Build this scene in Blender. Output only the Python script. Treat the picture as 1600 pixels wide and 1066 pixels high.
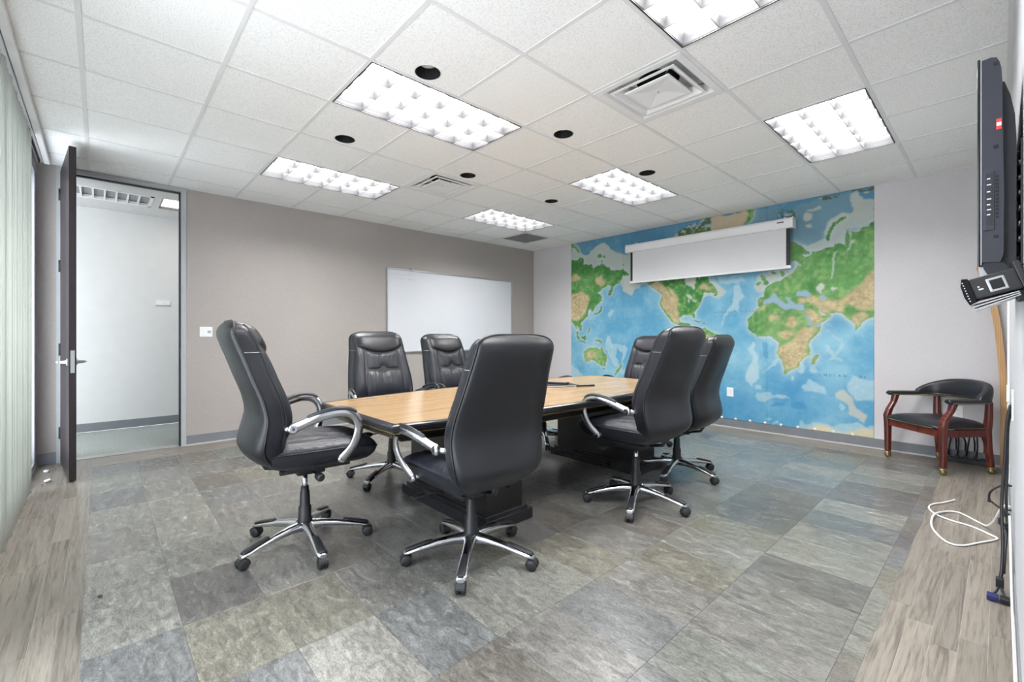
import bpy, bmesh, math, random
import numpy as np
from mathutils import Vector, Matrix

for _o in list(bpy.data.objects):
    bpy.data.objects.remove(_o)
SC = bpy.context.scene
COL = SC.collection
PI = math.pi
random.seed(7)

# ------------------------------------------------------------------ camera, world, exposure
cd = bpy.data.cameras.new('camera')
cam = bpy.data.objects.new('camera', cd)
COL.objects.link(cam)
cam.location = (0.0, 0.0, 1.185)
cam.rotation_euler = (PI / 2, 0, math.radians(48.006))
cd.sensor_width = 36.0
cd.lens = 699.285 / 1600 * 36
cd.shift_x = 0.0085
cd.shift_y = -0.00598
cd.clip_start = 0.01
SC.camera = cam

w = bpy.data.worlds.new('world')
SC.world = w
w.use_nodes = True
wb = w.node_tree.nodes['Background']
wb.inputs[0].default_value = (0.86, 0.93, 1.0, 1)
wb.inputs[1].default_value = 3.8

SC.view_settings.view_transform = 'Standard'
SC.view_settings.look = 'None'
SC.view_settings.gamma = 1
SC.view_settings.use_curve_mapping = False
SC.view_settings.exposure = 0.85
LAMP_POWER = 21.0       # emission of the troffer lamps
HALL_POWER = 2.6

# ------------------------------------------------------------------ helpers
def lin(c):
    r = []
    for v in c:
        v = v / 255.0
        r.append(v / 12.92 if v <= 0.04045 else ((v + 0.055) / 1.055) ** 2.4)
    return tuple(r)

class NT:
    def __init__(s, name):
        s.m = bpy.data.materials.new(name)
        s.m.use_nodes = True
        s.t = s.m.node_tree
        s.b = s.t.nodes['Principled BSDF']
    def n(s, typ, **kw):
        nd = s.t.nodes.new(typ)
        for k, v in kw.items():
            if k in nd.inputs:
                nd.inputs[k].default_value = v
            else:
                setattr(nd, k, v)
        return nd
    def l(s, a, b):
        s.t.links.new(a, b)
    def coords(s, kind='Object', scale=(1, 1, 1), jitter=False):
        tc = s.n('ShaderNodeTexCoord')
        mp = s.n('ShaderNodeMapping')
        mp.inputs['Scale'].default_value = scale
        s.l(tc.outputs[kind], mp.inputs['Vector'])
        if jitter:
            oi = s.n('ShaderNodeObjectInfo')
            mu = s.n('ShaderNodeMath', operation='MULTIPLY')
            mu.inputs[1].default_value = 37.0
            s.l(oi.outputs['Random'], mu.inputs[0])
            cb = s.n('ShaderNodeCombineXYZ')
            s.l(mu.outputs[0], cb.inputs[0]); s.l(mu.outputs[0], cb.inputs[1]); s.l(mu.outputs[0], cb.inputs[2])
            s.l(cb.outputs[0], mp.inputs['Location'])
        return mp.outputs[0]
    def ramp(s, fac, stops):
        r = s.n('ShaderNodeValToRGB')
        while len(r.color_ramp.elements) < len(stops):
            r.color_ramp.elements.new(0.5)
        for e, (p, c) in zip(r.color_ramp.elements, stops):
            e.position = p
            e.color = (*c, 1) if len(c) == 3 else c
        s.l(fac, r.inputs[0])
        return r.outputs[0]
    def mix(s, fac, a, b, mode='MIX'):
        m = s.n('ShaderNodeMix', data_type='RGBA', blend_type=mode)
        for v, i in ((fac, 0), (a, 6), (b, 7)):
            if hasattr(v, 'links'):
                s.l(v, m.inputs[i])
            else:
                m.inputs[i].default_value = v if not isinstance(v, tuple) or len(v) == 4 else (*v, 1)
        return m.outputs[2]
    def bump(s, h, strength=0.2, dist=0.002):
        b = s.n('ShaderNodeBump')
        b.inputs['Strength'].default_value = strength
        b.inputs['Distance'].default_value = dist
        s.l(h, b.inputs['Height'])
        s.l(b.outputs[0], s.b.inputs['Normal'])

def simple(name, c, rough=0.5, metal=0.0, var=0.06, scale=8.0, bump=0.0, bscale=60.0, spec=0.5, bd=0.002):
    """plain procedural material: slight tone variation and fine relief"""
    k = NT(name)
    v = k.coords('Object')
    ns = k.n('ShaderNodeTexNoise', Scale=scale, Detail=4.0)
    k.l(v, ns.inputs['Vector'])
    c = lin(c)
    a = tuple(min(1, x * (1 - var)) for x in c)
    b = tuple(min(1, x * (1 + var)) for x in c)
    k.l(k.ramp(ns.outputs['Fac'], [(0.3, a), (0.7, b)]), k.b.inputs['Base Color'])
    k.b.inputs['Roughness'].default_value = rough
    k.b.inputs['Metallic'].default_value = metal
    k.b.inputs['Specular IOR Level'].default_value = spec
    if bump:
        n2 = k.n('ShaderNodeTexNoise', Scale=bscale, Detail=3.0)
        k.l(v, n2.inputs['Vector'])
        k.bump(n2.outputs['Fac'], bump, bd)
    return k.m

def emit(name, c, power):
    k = NT(name)
    k.b.inputs['Base Color'].default_value = (*lin(c), 1)
    k.b.inputs['Emission Color'].default_value = (*lin(c), 1)
    k.b.inputs['Emission Strength'].default_value = power
    return k.m

M = {}
M['ceil_grid'] = simple('ceil_grid', (226, 226, 226), 0.5, var=0.02)
M['white_metal'] = simple('white_metal', (232, 232, 232), 0.4, var=0.02)
M['white_gloss'] = simple('white_gloss', (240, 240, 240), 0.22, var=0.01)
M['louver'] = simple('louver', (72, 72, 74), 0.5, var=0.02)
M['dark_metal'] = simple('dark_metal', (70, 70, 72), 0.4, 0.5)
M['black_plastic'] = simple('black_plastic', (26, 26, 28), 0.45, bump=0.1, bscale=300)
M['black_gloss'] = simple('black_gloss', (14, 14, 16), 0.16)
M['tv_plastic'] = simple('tv_plastic', (41, 43, 52), 0.38, bump=0.08, bscale=400)
M['tv_dark'] = simple('tv_dark', (30, 31, 38), 0.4)
M['silver'] = simple('silver', (178, 178, 180), 0.35, 0.6)
M['alu'] = simple('alu', (190, 191, 194), 0.35, 0.85, var=0.03)
M['frame_grey'] = simple('frame_grey', (176, 179, 182), 0.45, var=0.03)
M['baseboard'] = simple('baseboard', (122, 125, 130), 0.5, var=0.05)
M['shoe'] = simple('shoe', (190, 190, 190), 0.5)
M['hall_white'] = simple('hall_white', (212, 212, 210), 0.8, var=0.02, bump=0.25, bscale=150)
M['paper'] = simple('paper', (235, 235, 232), 0.7)
M['pull'] = simple('pull', (235, 235, 230), 0.4)
M['cord_white'] = simple('cord_white', (236, 236, 236), 0.4)
M['cord_black'] = simple('cord_black', (22, 23, 28), 0.45)
M['vga_blue'] = simple('vga_blue', (28, 38, 92), 0.4)
M['red_label'] = simple('red_label', (196, 52, 52), 0.5)
M['brass'] = simple('brass', (150, 138, 96), 0.28, 0.9)
M['gold'] = simple('gold', (176, 146, 84), 0.35, 0.6, var=0.3, scale=30)
M['caster'] = simple('caster', (34, 35, 38), 0.5)
M['screen_white'] = simple('screen_white', (222, 222, 224), 0.7, var=0.01)
M['board_white'] = simple('board_white', (216, 218, 223), 0.2, var=0.012, scale=3)
M['scribble'] = simple('scribble', (186, 192, 200), 0.5)
M['ink'] = simple('ink', (72, 92, 100), 0.7)
M['black_hole'] = simple('black_hole', (12, 12, 13), 0.7)
M['bulb'] = simple('bulb', (225, 225, 226), 0.3)
M['crumb'] = simple('crumb', (70, 48, 34), 0.7)
M['glass_dark'] = simple('glass_dark', (60, 72, 66), 0.1)
M['icon'] = simple('icon', (214, 214, 214), 0.5)
M['trash_white'] = simple('trash_white', (228, 230, 230), 0.6)

# walls -----------------------------------------------------------
def wallmat(name, c, c2):
    k = NT(name)
    v = k.coords('Object')
    n1 = k.n('ShaderNodeTexNoise', Scale=0.9, Detail=3.0); k.l(v, n1.inputs['Vector'])
    wv = k.coords('Object', (160, 160, 30))
    n2 = k.n('ShaderNodeTexNoise', Scale=1.0, Detail=2.0); k.l(wv, n2.inputs['Vector'])
    wh = k.coords('Object', (30, 30, 200))
    n3 = k.n('ShaderNodeTexNoise', Scale=1.0, Detail=2.0); k.l(wh, n3.inputs['Vector'])
    base = k.ramp(n1.outputs['Fac'], [(0.35, lin(c)), (0.7, lin(c2))])
    thr = k.mix(0.5, n2.outputs['Fac'], n3.outputs['Fac'])
    tone = k.ramp(thr, [(0.3, (0.93, 0.93, 0.93)), (0.7, (1.04, 1.04, 1.04))])
    k.l(k.mix(1.0, base, tone, 'MULTIPLY'), k.b.inputs['Base Color'])
    k.b.inputs['Roughness'].default_value = 0.75
    k.b.inputs['Specular IOR Level'].default_value = 0.3
    k.bump(thr, 0.25, 0.002)
    return k.m
M['wall_taupe'] = wallmat('wall_taupe', (168, 161, 156), (174, 167, 162))
M['wall_map'] = wallmat('wall_map', (206, 203, 205), (214, 211, 213))
M['wall_tv'] = wallmat('wall_tv', (194, 195, 199), (200, 201, 205))

# ceiling tile ----------------------------------------------------
k = NT('ceiling_tile')
v = k.coords('Object', jitter=True)
n1 = k.n('ShaderNodeTexNoise', Scale=150.0, Detail=3.0); k.l(v, n1.inputs['Vector'])
n2 = k.n('ShaderNodeTexVoronoi', Scale=95.0); k.l(v, n2.inputs['Vector'])
pin = k.ramp(n2.outputs['Distance'], [(0.10, (0.62, 0.62, 0.61)), (0.22, (1, 1, 1))])
tone = k.ramp(n1.outputs['Fac'], [(0.33, lin((228, 228, 227))), (0.52, lin((248, 248, 247)))])
k.l(k.mix(0.8, tone, pin, 'MULTIPLY'), k.b.inputs['Base Color'])
k.b.inputs['Roughness'].default_value = 0.9
k.b.inputs['Specular IOR Level'].default_value = 0.1
k.bump(n1.outputs['Fac'], 0.3, 0.002)
M['ceiling_tile'] = k.m

# vinyl stone tile, colour comes from each tile ---------------------
k = NT('stone_tile')
v = k.coords('Object', jitter=True)
vs = k.coords('Object', (1.0, 2.6, 1.0), jitter=True)
oi = k.n('ShaderNodeObjectInfo')
n1 = k.n('ShaderNodeTexNoise', Scale=12.0, Detail=9.0, Roughness=0.72, Distortion=1.0); k.l(vs, n1.inputs['Vector'])
n2 = k.n('ShaderNodeTexNoise', Scale=9.0, Detail=6.0, Roughness=0.6, Distortion=2.4); k.l(vs, n2.inputs['Vector'])
n3 = k.n('ShaderNodeTexNoise', Scale=70.0, Detail=4.0, Roughness=0.7); k.l(vs, n3.inputs['Vector'])
t1 = k.ramp(n1.outputs['Fac'], [(0.38, (0.58, 0.58, 0.57)), (0.5, (0.96, 0.96, 0.95)), (0.62, (1.36, 1.36, 1.34))])
vein = k.ramp(n2.outputs['Fac'], [(0.465, (1, 1, 1)), (0.492, (0.60, 0.59, 0.57)), (0.505, (0.62, 0.60, 0.58)), (0.53, (1, 1, 1))])
fine = k.ramp(n3.outputs['Fac'], [(0.36, (0.78, 0.78, 0.78)), (0.64, (1.2, 1.2, 1.2))])
c1 = k.mix(1.0, oi.outputs['Color'], t1, 'MULTIPLY')
c2 = k.mix(0.85, c1, vein, 'MULTIPLY')
c3 = k.mix(1.0, c2, fine, 'MULTIPLY')
k.l(c3, k.b.inputs['Base Color'])
r = k.ramp(n1.outputs['Fac'], [(0.3, (0.34, 0.34, 0.34)), (0.7, (0.24, 0.24, 0.24))])
k.l(r, k.b.inputs['Roughness'])
k.bump(n1.outputs['Fac'], 0.12, 0.002)
M['stone_tile'] = k.m

# wood-look planks -------------------------------------------------
def plankmat(name, a, b, scale):
    k = NT(name)
    v = k.coords('Object', scale, jitter=True)
    oi = k.n('ShaderNodeObjectInfo')
    n1 = k.n('ShaderNodeTexNoise', Scale=1.6, Detail=7.0, Roughness=0.62, Distortion=0.9); k.l(v, n1.inputs['Vector'])
    n2 = k.n('ShaderNodeTexNoise', Scale=6.0, Detail=4.0, Roughness=0.6); k.l(v, n2.inputs['Vector'])
    f = k.mix(0.35, n1.outputs['Fac'], n2.outputs['Fac'])
    col = k.ramp(f, [(0.38, lin(a)), (0.52, lin(b)), (0.66, tuple(min(1, x * 1.2) for x in lin(b)))])
    k.l(k.mix(1.0, col, oi.outputs['Color'], 'MULTIPLY'), k.b.inputs['Base Color'])
    k.b.inputs['Roughness'].default_value = 0.30
    k.bump(f, 0.1, 0.001)
    return k.m
M['plank_x'] = plankmat('plank_x', (104, 97, 89), (146, 138, 128), (1.4, 26, 1))
M['plank_y'] = plankmat('plank_y', (104, 97, 89), (146, 138, 128), (26, 1.4, 1))
M['bevel_glint'] = simple('bevel_glint', (176, 172, 164), 0.7)  # pale tone standing in for light caught on the plank bevels
M['grout'] = simple('grout', (84, 82, 79), 0.8)

# hall carpet
k = NT('carpet')
v = k.coords('Object')
n1 = k.n('ShaderNodeTexNoise', Scale=90.0, Detail=5.0, Roughness=0.8); k.l(v, n1.inputs['Vector'])
k.l(k.ramp(n1.outputs['Fac'], [(0.35, lin((120, 128, 124))), (0.65, lin((190, 196, 192)))]), k.b.inputs['Base Color'])
k.b.inputs['Roughness'].default_value = 0.95
k.bump(n1.outputs['Fac'], 0.6, 0.004)
M['carpet'] = k.m

# leather -----------------------------------------------------------
def leather(name, c, rough, wr=0.0):
    k = NT(name)
    v = k.coords('Object')
    vo = k.n('ShaderNodeTexVoronoi', Scale=230.0); k.l(v, vo.inputs['Vector'])
    ns = k.n('ShaderNodeTexNoise', Scale=6.0, Detail=4.0); k.l(v, ns.inputs['Vector'])
    cc = lin(c)
    k.l(k.ramp(ns.outputs['Fac'], [(0.3, tuple(x * 0.85 for x in cc)), (0.7, tuple(x * 1.2 for x in cc))]), k.b.inputs['Base Color'])
    k.l(k.ramp(ns.outputs['Fac'], [(0.3, (rough,) * 3), (0.7, (rough + 0.1,) * 3)]), k.b.inputs['Roughness'])
    k.b.inputs['Specular IOR Level'].default_value = 0.55
    h = vo.outputs['Distance']
    if wr:
        vs = k.coords('Object', (14, 26, 4))
        n4 = k.n('ShaderNodeTexNoise', Scale=1.6, Detail=3.0, Distortion=0.8); k.l(vs, n4.inputs['Vector'])
        b1 = k.n('ShaderNodeBump'); b1.inputs['Strength'].default_value = wr; b1.inputs['Distance'].default_value = 0.012
        k.l(n4.outputs['Fac'], b1.inputs['Height'])
        b2 = k.n('ShaderNodeBump'); b2.inputs['Strength'].default_value = 0.18; b2.inputs['Distance'].default_value = 0.0012
        k.l(h, b2.inputs['Height']); k.l(b1.outputs[0], b2.inputs['Normal'])
        k.l(b2.outputs[0], k.b.inputs['Normal'])
    else:
        k.bump(h, 0.18, 0.0012)
    return k.m
M['leather'] = leather('leather', (25, 27, 34), 0.33)
M['leather_soft'] = leather('leather_soft', (30, 32, 41), 0.32, 0.5)
M['leather_back'] = leather('leather_back', (22, 24, 29), 0.37)
M['piping'] = simple('piping', (16, 17, 20), 0.35)

# polished aluminium of the office chairs
k = NT('chair_chrome')
v = k.coords('Object')
ns = k.n('ShaderNodeTexNoise', Scale=9.0, Detail=3.0); k.l(v, ns.inputs['Vector'])
k.b.inputs['Base Color'].default_value = (*lin((205, 206, 210)), 1)
k.b.inputs['Metallic'].default_value = 1.0
k.l(k.ramp(ns.outputs['Fac'], [(0.3, (0.14,) * 3), (0.7, (0.3,) * 3)]), k.b.inputs['Roughness'])
M['chrome'] = k.m

# woods -------------------------------------------------------------
def woodmat(name, stops, scale, rough, dist=3.0, wmix=0.35):
    k = NT(name)
    v = k.coords('Object', scale)
    n1 = k.n('ShaderNodeTexNoise', Scale=1.0, Detail=8.0, Roughness=0.6, Distortion=0.4); k.l(v, n1.inputs['Vector'])
    wv = k.n('ShaderNodeTexWave', Scale=0.6, Distortion=dist, Detail=3.0); k.l(v, wv.inputs['Vector'])
    f = k.mix(wmix, n1.outputs['Fac'], wv.outputs['Fac'])
    k.l(k.ramp(f, [(p, lin(c)) for p, c in stops]), k.b.inputs['Base Color'])
    k.b.inputs['Roughness'].default_value = rough
    return k.m
M['oak_top'] = woodmat('oak_top', [(0.25, (142, 112, 78)), (0.5, (165, 135, 97)), (0.75, (179, 150, 112))], (26, 1.3, 10), 0.2, wmix=0.2)
M['mahogany'] = woodmat('mahogany', [(0.2, (60, 24, 20)), (0.5, (96, 40, 32)), (0.8, (120, 54, 42))], (30, 30, 3), 0.24)
M['pale_wood'] = woodmat('pale_wood', [(0.25, (178, 134, 84)), (0.7, (206, 164, 110))], (40, 40, 3), 0.4)
M['door_wood'] = woodmat('door_wood', [(0.2, (27, 21, 24)), (0.6, (41, 32, 35)), (0.85, (52, 41, 43))], (16, 40, 1.4), 0.35)
M['black_wood'] = simple('black_wood', (24, 23, 24), 0.3, var=0.2, scale=20)
M['black_lacquer'] = simple('black_lacquer', (34, 34, 38), 0.2, var=0.15, scale=14)

# vertical blind slat: lets some daylight through
k = NT('blind')
v = k.coords('Object', (60, 60, 2))
ns = k.n('ShaderNodeTexNoise', Scale=1.0, Detail=3.0); k.l(v, ns.inputs['Vector'])
tr = k.n('ShaderNodeBsdfTranslucent'); tr.inputs[0].default_value = (*lin((236, 240, 234)), 1)
k.l(k.ramp(ns.outputs['Fac'], [(0.3, lin((222, 224, 220))), (0.7, lin((236, 238, 234)))]), k.b.inputs['Base Color'])
k.b.inputs['Roughness'].default_value = 0.6
mx = k.n('ShaderNodeMixShader'); mx.inputs[0].default_value = 0.3
out = k.t.nodes['Material Output']
k.l(k.b.outputs[0], mx.inputs[1]); k.l(tr.outputs[0], mx.inputs[2]); k.l(mx.outputs[0], out.inputs[0])
M['blind'] = k.m

k = NT('window_glass')
fr_ = k.n('ShaderNodeFresnel'); ge = k.n('ShaderNodeNewGeometry'); ir = k.n('ShaderNodeMapRange')
ir.inputs['To Min'].default_value = 1.5; ir.inputs['To Max'].default_value = 1 / 1.5
k.l(ge.outputs['Backfacing'], ir.inputs['Value']); k.l(ir.outputs[0], fr_.inputs['IOR'])
tp = k.n('ShaderNodeBsdfTransparent'); gs = k.n('ShaderNodeBsdfGlossy'); gs.inputs['Roughness'].default_value = 0.01
mx = k.n('ShaderNodeMixShader')
k.l(fr_.outputs[0], mx.inputs[0]); k.l(tp.outputs[0], mx.inputs[1]); k.l(gs.outputs[0], mx.inputs[2])
k.l(mx.outputs[0], k.t.nodes['Material Output'].inputs[0])
M['window_glass'] = k.m

M['lamp'] = emit('lamp', (255, 254, 253), LAMP_POWER)
M['lamp_hall'] = emit('lamp_hall', (255, 248, 238), HALL_POWER)

k = NT('map_print')
at = k.n('ShaderNodeAttribute', attribute_name='Print')
v = k.coords('Object')
ns = k.n('ShaderNodeTexNoise', Scale=120.0, Detail=3.0); k.l(v, ns.inputs['Vector'])
k.l(k.mix(1.0, at.outputs['Color'], k.ramp(ns.outputs['Fac'], [(0.3, (0.94,) * 3), (0.7, (1.05,) * 3)]), 'MULTIPLY'), k.b.inputs['Base Color'])
k.b.inputs['Roughness'].default_value = 0.6
k.b.inputs['Specular IOR Level'].default_value = 0.25
M['map_print'] = k.m

# ------------------------------------------------------------------ mesh builder
class MB:
    def __init__(s):
        s.v = []; s.f = []; s.smooth = []
    def add(s, vs, fs, smooth=False):
        o = len(s.v)
        s.v += [tuple(p) for p in vs]
        s.f += [tuple(i + o for i in f) for f in fs]
        s.smooth += [smooth] * len(fs)
        return s
    def box(s, x0, x1, y0, y1, z0, z1, bev=0.0):
        x0, x1 = min(x0, x1), max(x0, x1); y0, y1 = min(y0, y1), max(y0, y1); z0, z1 = min(z0, z1), max(z0, z1)
        if bev <= 0:
            vs = [(x, y, z) for x in (x0, x1) for y in (y0, y1) for z in (z0, z1)]
            fs = [(0, 1, 3, 2), (4, 6, 7, 5), (0, 4, 5, 1), (2, 3, 7, 6), (0, 2, 6, 4), (1, 5, 7, 3)]
            return s.add(vs, fs)
        bm = bmesh.new()
        bmesh.ops.create_cube(bm, size=1)
        for q in bm.verts:
            q.co = Vector(((x0 + x1) / 2 + q.co.x * (x1 - x0), (y0 + y1) / 2 + q.co.y * (y1 - y0), (z0 + z1) / 2 + q.co.z * (z1 - z0)))
        bmesh.ops.bevel(bm, geom=bm.edges[:], offset=bev, segments=2, affect='EDGES', profile=0.6)
        return s.bm(bm)
    def bm(s, bm, smooth=False):
        bm.verts.index_update()
        s.add([q.co[:] for q in bm.verts], [[q.index for q in f.verts] for f in bm.faces], smooth)
        bm.free()
        return s
    def prism(s, pts, z0, z1, axis='z', smooth=False):
        """closed outline extruded along an axis; outline given in the other two axes"""
        n = len(pts)
        def P(a, b, c):
            return {'z': (a, b, c), 'y': (a, c, b), 'x': (c, a, b)}[axis]
        vs = [P(a, b, z0) for a, b in pts] + [P(a, b, z1) for a, b in pts]
        s.add(vs, [tuple(range(n))[::-1], tuple(range(n, 2 * n))])
        s.f[-2:]  # caps
        o = len(s.v) - 2 * n
        for i in range(n):
            j = (i + 1) % n
            s.f.append((o + i, o + j, o + n + j, o + n + i)); s.smooth.append(smooth)
        return s
    def rings(s, rings, cap=True, closed=True, smooth=True):
        n = len(rings[0]); vs = [p for r in rings for p in r]; fs = []
        m = n if closed else n - 1
        for a in range(len(rings) - 1):
            for i in range(m):
                j = (i + 1) % n
                fs.append((a * n + i, a * n + j, (a + 1) * n + j, (a + 1) * n + i))
        s.add(vs, fs, smooth)
        if cap and closed:
            o = len(s.v) - len(vs)
            s.f.append(tuple(o + i for i in range(n))[::-1]); s.smooth.append(False)
            s.f.append(tuple(o + (len(rings) - 1) * n + i for i in range(n))); s.smooth.append(False)
        return s
    def lathe(s, prof, n=20, c=(0, 0, 0), axis='z', cap=True):
        R = []
        for r, h in prof:
            ring = []
            for i in range(n):
                a = 2 * PI * i / n
                p = (r * math.cos(a), r * math.sin(a), h)
                if axis == 'y': p = (p[0], p[2], p[1])
                if axis == 'x': p = (p[2], p[0], p[1])
                ring.append((p[0] + c[0], p[1] + c[1], p[2] + c[2]))
            R.append(ring)
        return s.rings(R, cap)
    def tube(s, path, rad, n=10, flat=1.0, up=(0, 0, 1), cap=True):
        """tube along points; rad a number or a list; flat squeezes along the second frame axis"""
        path = [Vector(p) for p in path]
        rs = rad if isinstance(rad, (list, tuple)) else [rad] * len(path)
        up = Vector(up); R = []
        for i, p in enumerate(path):
            t = (path[min(i + 1, len(path) - 1)] - path[max(i - 1, 0)])
            t = t.normalized() if t.length > 1e-9 else Vector((0, 0, 1))
            a = up.cross(t)
            if a.length < 1e-3: a = Vector((1, 0, 0)).cross(t)
            if a.length < 1e-3: a = Vector((0, 1, 0)).cross(t)
            a.normalize(); b = t.cross(a).normalized()
            if i and (a.dot(pa) < 0): a = -a; b = -b
            pa = a
            R.append([tuple(p + a * (rs[i] * math.cos(2 * PI * k / n)) + b * (rs[i] * flat * math.sin(2 * PI * k / n))) for k in range(n)])
        return s.rings(R, cap)
    def ball(s, c, r, seg=12, rng=8, sc=(1, 1, 1)):
        R = []
        for i in range(rng + 1):
            a = PI * i / rng; q = max(1e-4, math.sin(a)) * r
            R.append([(c[0] + sc[0] * q * math.cos(2 * PI * j / seg), c[1] + sc[1] * q * math.sin(2 * PI * j / seg), c[2] - sc[2] * r * math.cos(a)) for j in range(seg)])
        return s.rings(R, True)
    def grid(s, fn, nu, nv, smooth=True, flip=False):
        vs = [fn(i / nu, j / nv) for i in range(nu + 1) for j in range(nv + 1)]
        fs = []
        for i in range(nu):
            for j in range(nv):
                q = (i * (nv + 1) + j, (i + 1) * (nv + 1) + j, (i + 1) * (nv + 1) + j + 1, i * (nv + 1) + j + 1)
                fs.append(q[::-1] if flip else q)
        return s.add(vs, fs, smooth)
    def mesh(s, name, mat):
        me = bpy.data.meshes.new(name)
        me.from_pydata(s.v, [], s.f)
        me.polygons.foreach_set('use_smooth', s.smooth)
        bm = bmesh.new(); bm.from_mesh(me)
        bmesh.ops.recalc_face_normals(bm, faces=bm.faces[:])
        bm.to_mesh(me); bm.free()
        me.materials.append(M[mat] if isinstance(mat, str) else mat)
        me.update()
        return me
    def build(s, name, mat, parent=None, loc=(0, 0, 0), rot=(0, 0, 0), label=None):
        return obj(name, s.mesh(name, mat), parent, loc, rot, label)

def obj(name, me, parent=None, loc=(0, 0, 0), rot=(0, 0, 0), label=None):
    o = bpy.data.objects.new(name, me)
    COL.objects.link(o)
    o.location = loc; o.rotation_euler = rot
    if parent is not None: o.parent = parent
    if label: o['label'] = label
    return o
def tag(o, label, cat=None, group=None, kind=None):
    o['label'] = label
    if cat: o['category'] = cat
    if group: o['group'] = group
    if kind: o['kind'] = kind
    return o
def thing(name, label, cat, loc=(0, 0, 0), rz=0.0, group=None):
    o = bpy.data.objects.new(name, None)
    COL.objects.link(o)
    o.empty_display_size = 0.1
    o.location = loc; o.rotation_euler = (0, 0, rz)
    return tag(o, label, cat, group)
def struct(o, label, cat):
    return tag(o, label, cat, kind='structure')
def copy_tree(o, parent=None):
    c = o.copy(); COL.objects.link(c)
    c.parent = parent
    for ch in list(o.children):
        copy_tree(ch, c)
    return c
def catmull(pts, n=8, closed=False):
    P = [Vector(p) for p in pts]; out = []
    m = len(P)
    for i in range(m if closed else m - 1):
        if closed: a, b, c, d = P[(i - 1) % m], P[i], P[(i + 1) % m], P[(i + 2) % m]
        else: a, b, c, d = P[max(i - 1, 0)], P[i], P[i + 1], P[min(i + 2, m - 1)]
        for k in range(n):
            t = k / n
            out.append(0.5 * ((2 * b) + (c - a) * t + (2 * a - 5 * b + 4 * c - d) * t * t + (3 * b - a - 3 * c + d) * t ** 3))
    if not closed: out.append(P[-1])
    return [tuple(p) for p in out]
def interp(tab, z):
    """smooth (monotone-ish cosine-free cubic) lookup in a table of (z, value)"""
    zs = [a for a, b in tab]; vs = [b for a, b in tab]
    if z <= zs[0]: return vs[0]
    if z >= zs[-1]: return vs[-1]
    for i in range(len(zs) - 1):
        if zs[i] <= z <= zs[i + 1]:
            h = zs[i + 1] - zs[i]; t = (z - zs[i]) / h
            def sl(j):
                if j == 0: return (vs[1] - vs[0]) / (zs[1] - zs[0])
                if j == len(zs) - 1: return (vs[-1] - vs[-2]) / (zs[-1] - zs[-2])
                return (vs[j + 1] - vs[j - 1]) / (zs[j + 1] - zs[j - 1])
            m0, m1 = sl(i) * h, sl(i + 1) * h
            return (2 * t ** 3 - 3 * t * t + 1) * vs[i] + (t ** 3 - 2 * t * t + t) * m0 + (-2 * t ** 3 + 3 * t * t) * vs[i + 1] + (t ** 3 - t * t) * m1

# ================================================================== THE SETTING
H = 2.743
XL, XR, YN, YF = -5.82, 0.045, -0.43, 6.0      # taupe wall, television wall, window wall, map wall
DOOR0, DOOR1 = -0.302, 0.681                   # outer edges of the door frame
T = 0.12
# walls
m = MB(); m.box(XL - T, XL, YN - T, DOOR0, 0, H + 0.25); m.box(XL - T, XL, DOOR1, YF + T, 0, H + 0.25); m.box(XL - T, XL, DOOR0, DOOR1, H, H + 0.25)
struct(m.build('wall_left', 'wall_taupe'), 'taupe painted wall holding the doorway and the whiteboard', 'wall')
m = MB(); m.box(XL, XR + T, YF, YF + T, 0, H + 0.25)
struct(m.build('wall_back', 'wall_map'), 'pale grey wall behind the world map mural', 'wall')
m = MB(); m.box(XR, XR + T, YN - T, YF, 0, H + 0.25)
struct(m.build('wall_right', 'wall_tv'), 'pale grey wall that carries the television', 'wall')
WX0, WX1, WZ0, WZ1 = -5.66, -0.45, 0.06, 2.62
m = MB(); m.box(XL, WX0, YN - T, YN, 0, H + 0.25); m.box(WX1, XR, YN - T, YN, 0, H + 0.25)
m.box(WX0, WX1, YN - T, YN, 0, WZ0); m.box(WX0, WX1, YN - T, YN, WZ1, H + 0.25)
struct(m.build('wall_front', 'wall_tv'), 'pale wall with the window partly behind the vertical blinds', 'wall')
# window: frame, panes; the unseen near part stays bare to brighten the room
m = MB()
nx = 5
for i in range(nx + 1):
    x = WX0 + (WX1 - WX0) * i / nx
    m.box(x - 0.025 if i else x, x + 0.025 if i < nx else x, YN - 0.10, YN - 0.05, WZ0, WZ1)
m.box(WX0, WX1, YN - 0.10, YN - 0.05, WZ0, WZ0 + 0.05); m.box(WX0, WX1, YN - 0.10, YN - 0.05, WZ1 - 0.05, WZ1)
win = struct(m.build('window_1', 'frame_grey'), 'tall window with grey metal frame partly behind the vertical blinds', 'window')
for i in range(nx):
    a = WX0 + (WX1 - WX0) * i / nx + 0.026; b = WX0 + (WX1 - WX0) * (i + 1) / nx - 0.026
    MB().box(a, b, YN - 0.078, YN - 0.072, WZ0 + 0.05, WZ1 - 0.05).build('pane', 'window_glass', win)

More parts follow.
